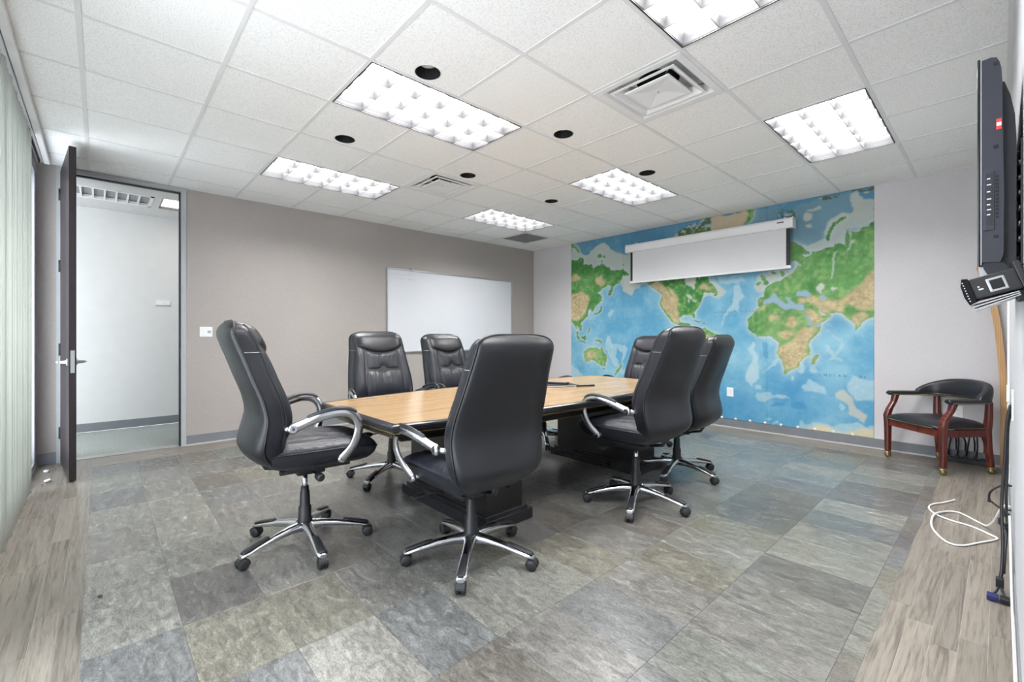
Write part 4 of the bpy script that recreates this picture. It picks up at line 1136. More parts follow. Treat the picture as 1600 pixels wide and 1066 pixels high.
# ================================================================== WORLD MAP MURAL
MX0, MX1, MZ0, MZ1 = -4.918, -0.881, 0.106, H - 0.002
MAPPOLY=[
('shelf',[-4.921,2.758,-4.869,2.75,-4.786,2.656,-4.685,2.561,-4.565,2.521,-4.43,2.573,-4.335,2.653,-4.243,2.662,-4.17,2.613,-4.116,2.529,-4.009,2.484,-3.888,2.423,-3.737,2.388,-3.705,2.137,-3.672,1.858,-3.737,1.747,-3.906,1.861,-3.94,2.012,-4.116,2.18,-4.89,2.261]),
('shelf',[-3.871,2.007,-3.559,1.98,-3.623,1.884,-3.721,1.834,-3.804,1.884,-3.871,1.933]),
('land',[-4.974,2.766,-4.89,2.753,-4.827,2.711,-4.786,2.64,-4.735,2.584,-4.786,2.591,-4.869,2.668,-4.974,2.667]),
('land',[-5.017,2.44,-4.869,2.439,-4.786,2.461,-4.735,2.519,-4.655,2.485,-4.645,2.411,-4.675,2.367,-4.546,2.336,-4.517,2.356,-4.468,2.343,-4.459,2.279,-4.354,2.282,-4.326,2.318,-4.243,2.285,-4.206,2.266,-4.133,2.258,-4.116,2.21,-4.036,2.209,-3.992,2.227,-3.906,2.202,-3.854,2.152,-3.787,2.116,-3.804,2.081,-3.854,2.079,-3.906,2.091,-3.923,2.033,-3.992,2.002,-4.062,1.955,-4.08,1.92,-4.125,1.817,-4.166,1.82,-4.155,1.895,-4.107,1.967,-4.224,1.954,-4.335,1.932,-4.392,1.882,-4.335,1.846,-4.313,1.798,-4.326,1.737,-4.392,1.678,-4.439,1.634,-4.453,1.587,-4.487,1.565,-4.517,1.606,-4.556,1.591,-4.569,1.528,-4.554,1.496,-4.625,1.434,-4.695,1.404,-4.729,1.364,-4.709,1.323,-4.705,1.275,-4.735,1.251,-4.776,1.292,-4.807,1.325,-4.817,1.276,-4.848,1.358,-4.89,1.392,-5.017,1.411]),
('land',[-4.287,2.429,-4.305,2.408,-4.346,2.407,-4.379,2.428,-4.379,2.455,-4.346,2.467,-4.305,2.456]),
('land',[-4.226,2.411,-4.236,2.4,-4.257,2.4,-4.275,2.41,-4.275,2.424,-4.258,2.43,-4.236,2.424]),
('land',[-4.302,2.349,-4.309,2.339,-4.324,2.338,-4.337,2.348,-4.337,2.36,-4.325,2.366,-4.309,2.361]),
('land',[-3.875,2.261,-3.881,2.255,-3.896,2.255,-3.907,2.261,-3.907,2.269,-3.896,2.272,-3.881,2.269]),
('tan',[-4.974,1.807,-4.848,1.881,-4.685,1.902,-4.526,1.828,-4.556,1.687,-4.605,1.593,-4.685,1.484,-4.807,1.406,-4.974,1.443]),
('tan',[-4.449,2.12,-4.298,2.121,-4.224,2.038,-4.261,1.979,-4.335,1.97,-4.411,2.038]),
('tan',[-4.921,2.231,-4.807,2.236,-4.745,2.148,-4.827,2.091,-4.921,2.116]),
('dkgreen',[-4.665,1.58,-4.585,1.624,-4.536,1.765,-4.43,1.884,-4.326,1.815,-4.411,1.679,-4.507,1.605,-4.575,1.481,-4.665,1.435]),
('dkgreen',[-4.974,2.435,-4.655,2.485,-4.468,2.343,-4.243,2.285,-4.009,2.214,-3.804,2.103,-3.94,2.042,-4.206,2.097,-4.298,2.199,-4.487,2.219,-4.685,2.175,-4.974,2.269]),
('land',[-4.33,1.647,-4.307,1.64,-4.317,1.566,-4.392,1.53,-4.449,1.508,-4.453,1.521,-4.392,1.55,-4.343,1.583]),
('land',[-4.695,1.13,-4.605,1.194,-4.591,1.131,-4.641,1.095]),
('land',[-4.831,1.219,-4.807,1.219,-4.745,1.122,-4.755,1.105,-4.786,1.13]),
('land',[-4.755,1.102,-4.605,1.075,-4.605,1.06,-4.745,1.086]),
('land',[-4.43,1.116,-4.354,1.112,-4.294,1.067,-4.298,1.036,-4.363,1.073,-4.411,1.092]),
('land',[-4.565,1.29,-4.542,1.293,-4.526,1.226,-4.55,1.21]),
('land',[-4.649,0.882,-4.585,0.943,-4.507,0.981,-4.411,1.003,-4.392,0.96,-4.345,0.93,-4.332,0.992,-4.307,0.962,-4.276,0.893,-4.221,0.849,-4.211,0.811,-4.239,0.748,-4.27,0.682,-4.317,0.687,-4.363,0.724,-4.43,0.755,-4.507,0.76,-4.605,0.72,-4.639,0.778]),
('tan',[-4.585,0.892,-4.43,0.904,-4.401,0.819,-4.487,0.776,-4.585,0.772]),
('land',[-4.307,0.644,-4.252,0.647,-4.276,0.611]),
('land',[-3.966,0.701,-3.936,0.672,-3.971,0.626,-4.03,0.565,-4.057,0.575,-4.009,0.635]),
('ridge',[-4.17,1.179,-4.116,1.179,-4.08,1.058,-3.871,1.016,-3.829,0.973,-3.871,0.824,-3.902,0.711,-3.926,0.725,-3.902,0.927,-4.009,0.954,-3.983,0.79,-4.009,0.698,-4.08,0.664,-4.151,0.813,-4.243,0.963,-4.224,1.087]),
('ridge',[-4.911,0.685,-4.807,0.641,-4.665,0.536,-4.685,0.47,-4.911,0.454]),
('ridge',[-4.151,1.575,-4.08,1.587,-4.116,1.482,-4.17,1.499]),
('ridge',[-3.957,0.612,-3.871,0.646,-3.771,0.623,-3.787,0.563,-3.94,0.553]),
('land',[-3.71,1.953,-3.588,2.042,-3.648,2.192,-3.568,2.308,-3.374,2.336,-3.115,2.336,-2.992,2.47,-2.838,2.414,-2.674,2.357,-2.61,2.236,-2.642,2.144,-2.706,2.103,-2.674,2.019,-2.61,1.964,-2.591,1.923,-2.559,1.872,-2.528,1.83,-2.503,1.773,-2.547,1.759,-2.575,1.745,-2.623,1.719,-2.654,1.676,-2.719,1.599,-2.785,1.508,-2.78,1.434,-2.795,1.423,-2.811,1.483,-2.838,1.474,-2.94,1.469,-2.98,1.437,-2.971,1.37,-2.94,1.348,-2.909,1.36,-2.897,1.372,-2.868,1.366,-2.865,1.336,-2.83,1.3,-2.755,1.273,-2.719,1.243,-2.755,1.238,-2.838,1.28,-2.974,1.312,-3.062,1.347,-3.133,1.416,-3.224,1.539,-3.27,1.645,-3.28,1.749,-3.355,1.859,-3.422,1.941,-3.529,1.974]),
('land',[-2.547,1.74,-2.516,1.763,-2.49,1.748,-2.508,1.721]),
('shelf',[-2.931,1.937,-2.872,2.056,-2.755,2.027,-2.742,1.909,-2.755,1.853,-2.778,1.79,-2.805,1.816,-2.821,1.859,-2.889,1.881]),
('tan',[-3.568,2.04,-3.412,1.963,-3.27,1.939,-3.16,1.796,-3.036,1.627,-2.988,1.499,-2.978,1.323,-3.062,1.359,-3.169,1.506,-3.243,1.629,-3.261,1.734,-3.374,1.899]),
('tan',[-3.179,1.883,-3.097,1.791,-3.0,1.634,-2.983,1.499,-3.027,1.585,-3.115,1.742]),
('brown',[-3.355,1.915,-3.298,1.91,-3.197,1.747,-3.115,1.623,-3.062,1.502,-3.027,1.375,-3.08,1.452,-3.151,1.591,-3.233,1.698]),
('tan',[-2.706,1.828,-2.61,1.853,-2.547,1.816,-2.61,1.773,-2.69,1.762]),
('lake',[-2.897,1.719,-2.872,1.739,-2.83,1.731,-2.805,1.697,-2.821,1.673,-2.863,1.692]),
('lake',[-2.872,1.685,-2.851,1.683,-2.858,1.634,-2.872,1.64]),
('lake',[-2.818,1.686,-2.78,1.655,-2.739,1.66,-2.763,1.641,-2.805,1.653]),
('land',[-2.796,1.397,-2.755,1.39,-2.687,1.349,-2.739,1.357]),
('land',[-2.674,1.339,-2.634,1.339,-2.642,1.323]),
('land',[-2.722,1.249,-2.644,1.266,-2.56,1.239,-2.486,1.189,-2.397,1.147,-2.357,1.073,-2.397,0.965,-2.453,0.88,-2.518,0.793,-2.577,0.671,-2.627,0.566,-2.661,0.443,-2.687,0.338,-2.73,0.35,-2.739,0.479,-2.713,0.654,-2.696,0.827,-2.704,0.956,-2.73,1.059,-2.757,1.163]),
('tan',[-2.722,1.042,-2.67,1.0,-2.627,0.83,-2.661,0.529,-2.704,0.336,-2.748,0.349,-2.73,0.61,-2.704,0.827]),
('tan',[-2.644,1.197,-2.568,1.197,-2.552,1.129,-2.627,1.129]),
('shelf',[-2.563,1.928,-2.485,1.905,-2.454,1.824,-2.409,1.758,-2.379,1.732,-2.409,1.68,-2.454,1.652,-2.5,1.702,-2.547,1.721,-2.61,1.685,-2.674,1.649,-2.739,1.555,-2.78,1.41,-2.805,1.443,-2.739,1.604,-2.61,1.757,-2.547,1.816]),
('ridge',[-2.247,1.789,-2.186,1.802,-2.13,1.662,-2.186,1.605,-2.215,1.501,-2.327,1.505,-2.371,1.461,-2.401,1.291,-2.424,1.291,-2.394,1.477,-2.302,1.55,-2.261,1.686]),
('ridge',[-2.063,1.093,-2.009,1.093,-2.002,0.901,-2.015,0.783,-1.982,0.681,-2.05,0.588,-2.133,0.581,-2.133,0.746,-2.077,0.854]),
('ridge',[-2.454,1.949,-2.161,1.921,-2.105,1.855,-2.218,1.82,-2.424,1.845]),
('land',[-3.038,2.549,-2.893,2.619,-2.684,2.617,-2.551,2.603,-2.551,2.493,-2.718,2.47,-2.893,2.463,-3.038,2.309,-3.151,2.359]),
('shelf',[-3.266,2.557,-3.038,2.591,-2.617,2.521,-2.486,2.367,-2.551,2.144,-3.113,2.176]),
('tan',[-2.577,2.715,-2.518,2.737,-2.206,2.739,-2.132,2.737,-2.123,2.659,-2.176,2.543,-2.191,2.387,-2.297,2.242,-2.39,2.125,-2.486,2.268,-2.551,2.51]),
('mott',[-3.075,2.59,-2.893,2.689,-2.684,2.718,-2.551,2.736,-2.551,2.577,-2.718,2.521,-2.965,2.474]),
('land',[-2.2,2.738,-2.059,2.74,-2.073,2.618,-2.132,2.535,-2.161,2.635]),
('arct',[-2.059,2.725,-1.768,2.725,-1.781,2.472,-2.117,2.501,-2.088,2.621]),
('mott',[-1.773,2.666,-1.703,2.675,-1.622,2.681,-1.595,2.614,-1.609,2.54,-1.731,2.548,-1.766,2.586]),
('mott',[-1.389,2.713,-1.29,2.72,-1.17,2.722,-1.194,2.677,-1.339,2.665]),
('mott',[-1.055,2.73,-0.868,2.727,-0.868,2.685,-1.021,2.701]),
('arct',[-1.609,2.693,-1.389,2.706,-1.055,2.716,-1.055,2.532,-1.124,2.489,-1.314,2.262,-1.465,2.211,-1.622,2.234,-1.622,2.465]),
('shelf',[-1.061,2.703,-0.988,2.707,-0.955,2.636,-0.868,2.589,-0.868,2.383,-0.922,2.379,-0.982,2.342,-1.124,2.331,-1.13,2.161,-1.23,2.146,-1.389,2.095,-1.49,2.048,-1.556,2.209,-1.389,2.244,-1.314,2.291,-1.339,2.384,-1.266,2.473,-1.17,2.513,-1.055,2.518]),
('shelf',[-1.542,2.527,-1.49,2.585,-1.446,2.553,-1.465,2.497,-1.523,2.485]),
('shelf',[-1.516,2.431,-1.465,2.437,-1.439,2.387,-1.49,2.388]),
('shelf',[-1.49,2.592,-1.389,2.631,-1.364,2.589,-1.439,2.582]),
('land',[-0.836,2.425,-0.922,2.379,-0.938,2.348,-0.982,2.342,-0.993,2.302,-1.066,2.307,-1.112,2.322,-1.135,2.276,-1.141,2.205,-1.126,2.164,-1.218,2.203,-1.23,2.168,-1.278,2.161,-1.351,2.134,-1.389,2.132,-1.408,2.157,-1.414,2.113,-1.439,2.072,-1.478,2.054,-1.497,2.064,-1.516,2.112,-1.437,2.109,-1.437,2.146,-1.49,2.177,-1.556,2.209,-1.622,2.25,-1.676,2.234,-1.731,2.172,-1.787,2.085,-1.801,1.992,-1.759,1.98,-1.731,2.031,-1.69,2.05,-1.662,2.008,-1.595,2.031,-1.542,1.994,-1.595,1.951,-1.622,1.926,-1.662,1.884,-1.703,1.857,-1.759,1.838,-1.808,1.819,-1.872,1.774,-1.915,1.745,-1.905,1.664,-1.974,1.646,-1.996,1.625,-1.989,1.576,-1.959,1.547,-2.003,1.5,-2.041,1.436,-2.079,1.388,-2.082,1.339,-2.094,1.29,-2.056,1.245,-2.003,1.19,-1.93,1.19,-1.85,1.19,-1.808,1.158,-1.801,1.104,-1.773,1.07,-1.75,1.011,-1.773,0.916,-1.745,0.854,-1.717,0.774,-1.69,0.729,-1.595,0.75,-1.556,0.814,-1.536,0.883,-1.51,0.93,-1.462,0.963,-1.457,1.003,-1.478,1.054,-1.452,1.108,-1.414,1.15,-1.361,1.204,-1.336,1.26,-1.339,1.299,-1.272,1.341,-1.239,1.387,-1.266,1.416,-1.159,1.412,-1.13,1.391,-1.101,1.352,-1.066,1.287,-1.03,1.229,-1.015,1.254,-1.003,1.294,-0.966,1.329,-0.836,1.396]),
('sea',[-1.925,1.569,-1.896,1.616,-1.85,1.637,-1.815,1.68,-1.784,1.672,-1.742,1.6,-1.69,1.563,-1.66,1.574,-1.696,1.635,-1.669,1.639,-1.625,1.59,-1.593,1.552,-1.516,1.543,-1.509,1.487,-1.569,1.482,-1.635,1.5,-1.69,1.487,-1.752,1.521,-1.78,1.549,-1.801,1.578,-1.901,1.56]),
('land',[-1.773,1.678,-1.752,1.685,-1.69,1.61,-1.701,1.585]),
('land',[-1.78,1.628,-1.761,1.626,-1.766,1.58,-1.78,1.588]),
('sea',[-1.589,1.646,-1.562,1.691,-1.49,1.693,-1.437,1.642,-1.465,1.62,-1.529,1.629]),
('shelf',[-1.385,1.719,-1.339,1.745,-1.29,1.712,-1.324,1.666,-1.339,1.637,-1.37,1.677]),
('sea',[-1.358,1.631,-1.333,1.637,-1.3,1.598,-1.312,1.56,-1.349,1.568]),
('shelf',[-1.254,1.683,-1.232,1.71,-1.215,1.692,-1.23,1.664]),
('shelf',[-1.364,1.468,-1.339,1.456,-1.29,1.424,-1.278,1.399,-1.327,1.4]),
('sea',[-1.523,1.445,-1.506,1.444,-1.42,1.31,-1.404,1.276,-1.429,1.279,-1.478,1.364]),
('sea',[-1.426,1.276,-1.339,1.299,-1.339,1.263,-1.408,1.264]),
('shelf',[-1.101,2.32,-1.078,2.309,-1.069,2.194,-1.03,2.181,-1.033,2.16,-1.069,2.166,-1.076,2.124,-1.112,2.105,-1.124,2.114,-1.087,2.14,-1.084,2.196]),
('lake',[-1.23,2.081,-1.194,2.112,-1.218,2.072,-1.23,2.016,-1.227,1.899,-1.244,1.813,-1.256,1.8,-1.242,1.9,-1.239,2.017]),
('lake',[-1.562,1.996,-1.536,1.985,-1.542,1.963,-1.558,1.971]),
('lake',[-1.51,2.02,-1.497,1.988,-1.506,1.982]),
('lake',[-1.354,1.853,-1.339,1.864,-1.349,1.831]),
('land',[-1.944,1.915,-1.912,1.892,-1.905,1.844,-1.878,1.806,-1.898,1.776,-1.947,1.788,-1.933,1.822,-1.947,1.856]),
('land',[-2.001,1.828,-1.977,1.853,-1.962,1.825,-1.977,1.79,-2.001,1.795]),
('land',[-1.836,1.941,-1.801,1.937,-1.803,1.917,-1.832,1.92]),
('shelf',[-1.989,1.916,-1.843,1.949,-1.622,1.941,-1.662,1.868,-1.808,1.811,-1.93,1.717,-1.974,1.704,-2.026,1.789]),
('land',[-1.759,1.94,-1.717,1.928,-1.714,1.889,-1.752,1.869]),
('land',[-1.278,2.244,-1.305,2.253,-1.317,2.284,-1.278,2.388,-1.23,2.437,-1.17,2.469,-1.124,2.482,-1.135,2.455,-1.194,2.423,-1.242,2.381,-1.278,2.3]),
('tan',[-1.266,2.393,-1.218,2.438,-1.141,2.471,-1.176,2.449,-1.23,2.401]),
('tan',[-1.589,1.608,-1.503,1.618,-1.426,1.643,-1.376,1.603,-1.29,1.568,-1.218,1.549,-1.147,1.589,-1.066,1.655,-0.988,1.705,-0.868,1.86,-0.868,1.434,-0.944,1.444,-1.033,1.497,-1.112,1.515,-1.147,1.431,-1.278,1.428,-1.389,1.522,-1.465,1.563,-1.569,1.561]),
('brown',[-1.124,1.601,-1.033,1.659,-0.955,1.73,-0.868,1.791,-0.868,1.75,-0.955,1.688,-1.033,1.61,-1.101,1.571]),
('tan',[-1.815,1.717,-1.745,1.743,-1.717,1.702,-1.801,1.684]),
('tan',[-1.989,1.624,-1.915,1.636,-1.922,1.58,-1.974,1.567]),
('tan',[-1.49,1.504,-1.401,1.47,-1.327,1.378,-1.29,1.333,-1.389,1.282,-1.465,1.367,-1.503,1.444]),
('dkgreen',[-1.389,1.529,-1.29,1.407,-1.266,1.362,-1.351,1.394,-1.439,1.547]),
('dkgreen',[-1.159,1.424,-1.101,1.514,-1.033,1.497,-0.895,1.428,-0.895,1.387,-0.988,1.411,-1.066,1.428,-1.112,1.372]),
('tan',[-2.003,1.5,-1.944,1.554,-1.815,1.555,-1.959,1.49,-2.033,1.428]),
('tan',[-1.872,1.407,-1.787,1.451,-1.703,1.417,-1.773,1.356,-1.857,1.358]),
('tan',[-1.649,1.4,-1.595,1.413,-1.556,1.305,-1.635,1.26,-1.676,1.276]),
('tan',[-1.503,1.282,-1.414,1.258,-1.364,1.235,-1.465,1.123,-1.503,1.032,-1.478,0.957,-1.542,0.879,-1.569,0.801,-1.609,0.753,-1.69,0.74,-1.731,0.839,-1.759,0.932,-1.745,1.042,-1.622,1.068,-1.569,1.153]),
('tan',[-1.773,1.167,-1.676,1.214,-1.595,1.183,-1.622,1.137,-1.745,1.121]),
('brown',[-1.51,1.274,-1.478,1.251,-1.503,1.183,-1.542,1.122,-1.569,1.092,-1.556,1.168]),
('dkgreen',[-1.478,1.123,-1.364,1.213,-1.389,1.168,-1.458,1.101]),
('dkgreen',[-1.556,0.893,-1.516,0.925,-1.516,0.88,-1.542,0.825]),
('dkgreen',[-2.079,1.364,-2.003,1.337,-2.018,1.281,-2.079,1.282]),
('dkgreen',[-1.69,1.494,-1.615,1.483,-1.635,1.43,-1.683,1.432]),
('tan',[-1.101,1.355,-0.988,1.436,-0.922,1.412,-0.988,1.338,-1.021,1.268,-1.044,1.247,-1.066,1.311]),
('land',[-1.419,0.929,-1.389,0.978,-1.361,0.979,-1.351,0.969,-1.369,0.913,-1.394,0.845,-1.416,0.859]),
('tan',[-1.401,0.93,-1.376,0.96,-1.382,0.901,-1.399,0.87]),
('ridge',[-2.048,1.11,-2.006,1.086,-2.018,0.923,-1.986,0.81,-1.971,0.682,-2.109,0.541,-2.14,0.621,-2.109,0.788,-2.064,0.888]),
('ridge',[-2.018,0.467,-1.829,0.525,-1.801,0.472,-1.629,0.451,-1.69,0.418,-1.815,0.423,-1.974,0.363,-2.011,0.403]),
('ridge',[-1.523,0.591,-1.439,0.676,-1.408,0.631,-1.339,0.629,-1.312,0.532,-1.389,0.543,-1.51,0.521]),
('ridge',[-1.308,1.08,-1.278,1.088,-1.2,1.01,-1.159,1.054,-1.147,1.112,-1.224,1.198,-1.147,1.162,-1.101,1.084,-1.124,1.026,-1.194,0.981,-1.141,0.918,-1.135,0.897,-1.218,0.937,-1.278,0.908,-1.23,0.98,-1.278,1.022]),
('ridge',[-1.078,0.778,-1.033,0.76,-0.895,0.672,-0.895,0.511,-1.033,0.496,-1.107,0.641]),
('shelf',[-1.206,0.56,-1.124,0.597,-1.066,0.531,-1.044,0.434,-0.949,0.32,-0.966,0.22,-1.01,0.241,-1.089,0.315,-1.101,0.413,-1.147,0.465,-1.206,0.488]),
('ridge',[-1.194,0.395,-1.159,0.428,-1.122,0.396,-1.135,0.352,-1.176,0.349]),
('ridge',[-1.439,0.823,-1.376,0.834,-1.374,0.76,-1.414,0.735,-1.454,0.755]),
('ridge',[-1.542,0.833,-1.497,0.835,-1.503,0.729,-1.556,0.741]),
('ridge',[-1.629,0.674,-1.595,0.692,-1.589,0.639,-1.622,0.621]),
('ridge',[-1.85,0.881,-1.773,0.908,-1.815,0.835,-1.944,0.732,-1.865,0.833]),
('ridge',[-2.056,0.545,-1.959,0.586,-1.952,0.538,-2.033,0.511]),
('deep',[-1.622,0.405,-1.49,0.39,-1.484,0.315,-1.622,0.305]),
('deep',[-1.857,0.347,-1.703,0.373,-1.696,0.342,-1.85,0.324]),
('deep',[-1.922,1.119,-1.85,1.072,-1.865,0.928,-1.915,0.91]),
('ridge',[-1.575,0.097,-1.556,0.168,-1.523,0.184,-1.49,0.148,-1.389,0.203,-1.29,0.197,-1.218,0.164,-1.17,0.21,-1.044,0.222,-0.966,0.185,-0.868,0.234,-0.868,0.063,-1.595,0.071]),
('ant',[-1.503,0.085,-1.389,0.156,-1.29,0.171,-1.194,0.134,-1.101,0.128,-0.988,0.167,-0.868,0.2,-0.868,0.056,-1.339,0.06]),
('ridge',[-1.915,0.172,-1.872,0.202,-1.836,0.191,-1.872,0.154]),
('ridge',[-1.822,0.098,-1.759,0.17,-1.745,0.109])]

def vnoise(shape, cell, seed, octv=4):
    rg = np.random.RandomState(seed); out = np.zeros(shape); amp = 1.0; tot = 0
    for o in range(octv):
        c = max(1.5, cell / 2 ** o)
        gh, gw = int(shape[0] / c) + 3, int(shape[1] / c) + 3
        g = rg.rand(gh, gw)
        yy = np.arange(shape[0]) / c; xx = np.arange(shape[1]) / c
        yi = yy.astype(int); xi = xx.astype(int); fy = (yy - yi)[:, None]; fx = (xx - xi)[None, :]
        fy = fy * fy * (3 - 2 * fy); fx = fx * fx * (3 - 2 * fx)
        a = g[yi][:, xi]; b = g[yi][:, xi + 1]; c_ = g[yi + 1][:, xi]; d = g[yi + 1][:, xi + 1]
        out += amp * (a * (1 - fx) * (1 - fy) + b * fx * (1 - fy) + c_ * (1 - fx) * fy + d * fx * fy); tot += amp; amp *= 0.55
    return out / tot
RES = 0.0068
NX, NZ = int(round((MX1 - MX0) / RES)), int(round((MZ1 - MZ0) / RES))
NX -= NX % 4; NZ -= NZ % 2
gxv = np.linspace(MX0, MX1, NX + 1); gzv = np.linspace(MZ0, MZ1, NZ + 1)
PXg, PZg = np.meshgrid(gxv, gzv)
shp = PXg.shape
wxn = (vnoise(shp, 22, 1) - 0.5) * 0.11; wzn = (vnoise(shp, 22, 2) - 0.5) * 0.11
PXw, PZw = PXg + wxn, PZg + wzn
def inside(poly, wob=1.0):
    px, pz = PXg + wxn * wob, PZg + wzn * wob
    xsn = poly[0::2]; zsn = poly[1::2]
    res = np.zeros(shp, bool)
    x0, x1, z0, z1 = min(xsn) - 0.1, max(xsn) + 0.1, min(zsn) - 0.1, max(zsn) + 0.1
    ia, ib = np.searchsorted(gxv, [x0, x1]); ja, jb = np.searchsorted(gzv, [z0, z1])
    if ia >= ib or ja >= jb: return res
    px = px[ja:jb, ia:ib]; pz = pz[ja:jb, ia:ib]; r = np.zeros(px.shape, bool)
    n = len(xsn)
    for i in range(n):
        xa, za, xb, zb = xsn[i], zsn[i], xsn[i - 1], zsn[i - 1]
        if za == zb: continue
        c = ((za > pz) != (zb > pz)) & (px < (xb - xa) * (pz - za) / (zb - za) + xa)
        r ^= c
    res[ja:jb, ia:ib] = r
    return res
def blur(a, k, it=2):
    a = a.astype(float)
    for _ in range(it):
        for ax in (0, 1):
            p = np.pad(a, [(k, k) if q == ax else (0, 0) for q in (0, 1)], mode='edge')
            cs = np.cumsum(p, axis=ax); cs = np.concatenate([np.zeros_like(np.take(cs, [0], ax)), cs], ax)
            L = a.shape[ax]
            a = (np.take(cs, np.arange(2 * k + 1, 2 * k + 1 + L), ax) - np.take(cs, np.arange(0, L), ax)) / (2 * k + 1)
    return a
def LC(c): return np.array(lin(c))
nA, nB, nC, nD = vnoise(shp, 60, 3, 6), vnoise(shp, 11, 4, 4), vnoise(shp, 120, 5, 3), vnoise(shp, 6, 6, 2)
def over(img, mask, col): return img * (1 - mask[..., None]) + mask[..., None] * col
# sea
north = np.clip((PZg - 2.05) / 0.5, 0, 1)
f = np.clip((nA - 0.5) * 2.6 + 0.5, 0, 1); f = (0.6 * np.floor(f * 7) / 6 + 0.4 * f + (nD - 0.5) * 0.35); f = np.clip(f, 0, 1)[..., None]
img = LC((98, 168, 204)) * (1 - f) + LC((146, 199, 219)) * f
img = over(img, north * 0.8, LC((86, 138, 168)))
f = np.clip((nC - 0.55) * 5, 0, 1) * (1 - north); img = over(img, f * 0.6, LC((74, 148, 196)))
pale = np.clip((nB - 0.60) * 6, 0, 1) * np.clip((nA - 0.45) * 5, 0, 1); img = over(img, pale * 0.45, LC((160, 202, 218)))
land = np.zeros(shp, bool)
masks = [(kd, inside(po, 0.55 if kd in ('lake', 'sea') else 1.0)) for kd, po in MAPPOLY]
for kd, mk in masks:
    if kd == 'land': land |= mk
halo = np.clip(blur(land, 4) * 2.6, 0, 1) * np.clip(0.2 + 1.5 * nA, 0, 1.2)
halo2 = np.clip(blur(land, 15) * 1.6, 0, 1)
for kd, mk in masks:
    if kd == 'arct': img = over(img, blur(mk, 1, 1), LC((118, 156, 174)) * (0.9 + 0.2 * nA[..., None]))
    if kd == 'deep': img = over(img, 0.6 * blur(mk, 1, 1), LC((70, 146, 196)))
    if kd == 'ridge': img = over(img, (0.45 + 0.5 * nB) * blur(mk, 1, 1), LC((182, 212, 220)))
    if kd == 'shelf': img = over(img, 0.9 * blur(mk, 1, 1), LC((196, 202, 192)) * (0.94 + 0.12 * nA[..., None]))
img = over(img, np.clip(halo2 * 0.28, 0, 1), LC((170, 206, 216)))
img = over(img, np.clip(halo * 0.8, 0, 1), LC((196, 210, 206)))
# land
g1 = np.clip((nA - 0.5) * 3.0 + 0.5, 0, 1)[..., None]
green = LC((72, 142, 74)) * (1 - g1) + LC((118, 172, 104)) * g1
soft = np.zeros(shp); dk = np.zeros(shp); br = np.zeros(shp)
for kd, mk in masks:
    if kd == 'tan': soft = np.maximum(soft, blur(mk, 3))
    if kd == 'dkgreen': dk = np.maximum(dk, blur(mk, 4))
    if kd == 'brown': br = np.maximum(br, blur(mk, 3))
lowA = ((PXg > -1.95) & (PXg < -0.9) & (PZg < 1.5)) | ((PXg < -4.2) & (PZg < 1.0))
col = green
col = over(col, 0.45 * blur(lowA, 10) , LC((156, 188, 128)))
col = over(col, np.clip((nD * 0.5 + nB * 0.5 - 0.54) * 7, 0, 1) * 0.35, LC((170, 184, 124)))
col = over(col, 0.65 * dk, LC((62, 130, 62)))
tanv = LC((210, 190, 150)) * (0.92 + 0.16 * nB[..., None])
col = over(col, np.clip(soft * 1.5 - 1.3 * (nB - 0.32), 0, 1) * 0.92, tanv)
rel = np.clip((nD - 0.5) * 1.0, -0.3, 0.3)
col = col * (1 + rel * 0.5)[..., None]
col = over(col, br * np.clip(nD * 1.6 - 0.35, 0, 1) * 0.75, LC((150, 122, 90)))
mt_ = np.clip((0.06 - np.abs(nB - 0.5)) * 22, 0, 1) * soft * 0.35; col = over(col, mt_, LC((142, 118, 84)))
img = np.where(land[..., None], col, img)
edge = np.clip(1 - np.abs(blur(land, 1, 1) - 0.5) * 2.6, 0, 1); img = over(img, edge * 0.45, LC((104, 124, 84)))
for kd, mk in masks:
    if kd == 'sea': img = over(img, blur(mk, 1, 1), LC((158, 186, 206)))
    if kd == 'lake': img = over(img, 0.9 * blur(mk, 1, 1), LC((206, 220, 206)))
    if kd == 'tan':
        out_ = mk & ~land; img = over(img, blur(out_, 1, 1) * 0.0, tanv)
    if kd == 'mott': img = over(img, mk * np.clip((nD - 0.42) * 6, 0, 1), LC((92, 110, 78))); img = over(img, mk * np.clip((0.42 - nD) * 6, 0, 1) * 0.8, LC((206, 196, 166)))
    if kd == 'ant': img = over(img, 0.9 * blur(mk, 2, 1), LC((222, 210, 176)) * (0.94 + 0.12 * nB[..., None]))
# the ice sheet and inner seas that were drawn as shelf inside the continents
for (kd, mk), (_, po) in zip(masks, MAPPOLY):
    if kd == 'shelf' and (mk & land).sum() > 0.45 * max(1, mk.sum()) and mk.sum() < 4200:
        img = over(img, 0.95 * blur(mk, 1, 1), LC((206, 212, 202)))
    if kd == 'tan' and max(po[1::2]) > 2.45 and (mk & land).sum() < 0.5 * mk.sum():
        img = over(img, 0.95 * blur(mk, 1, 1), LC((208, 192, 160)))
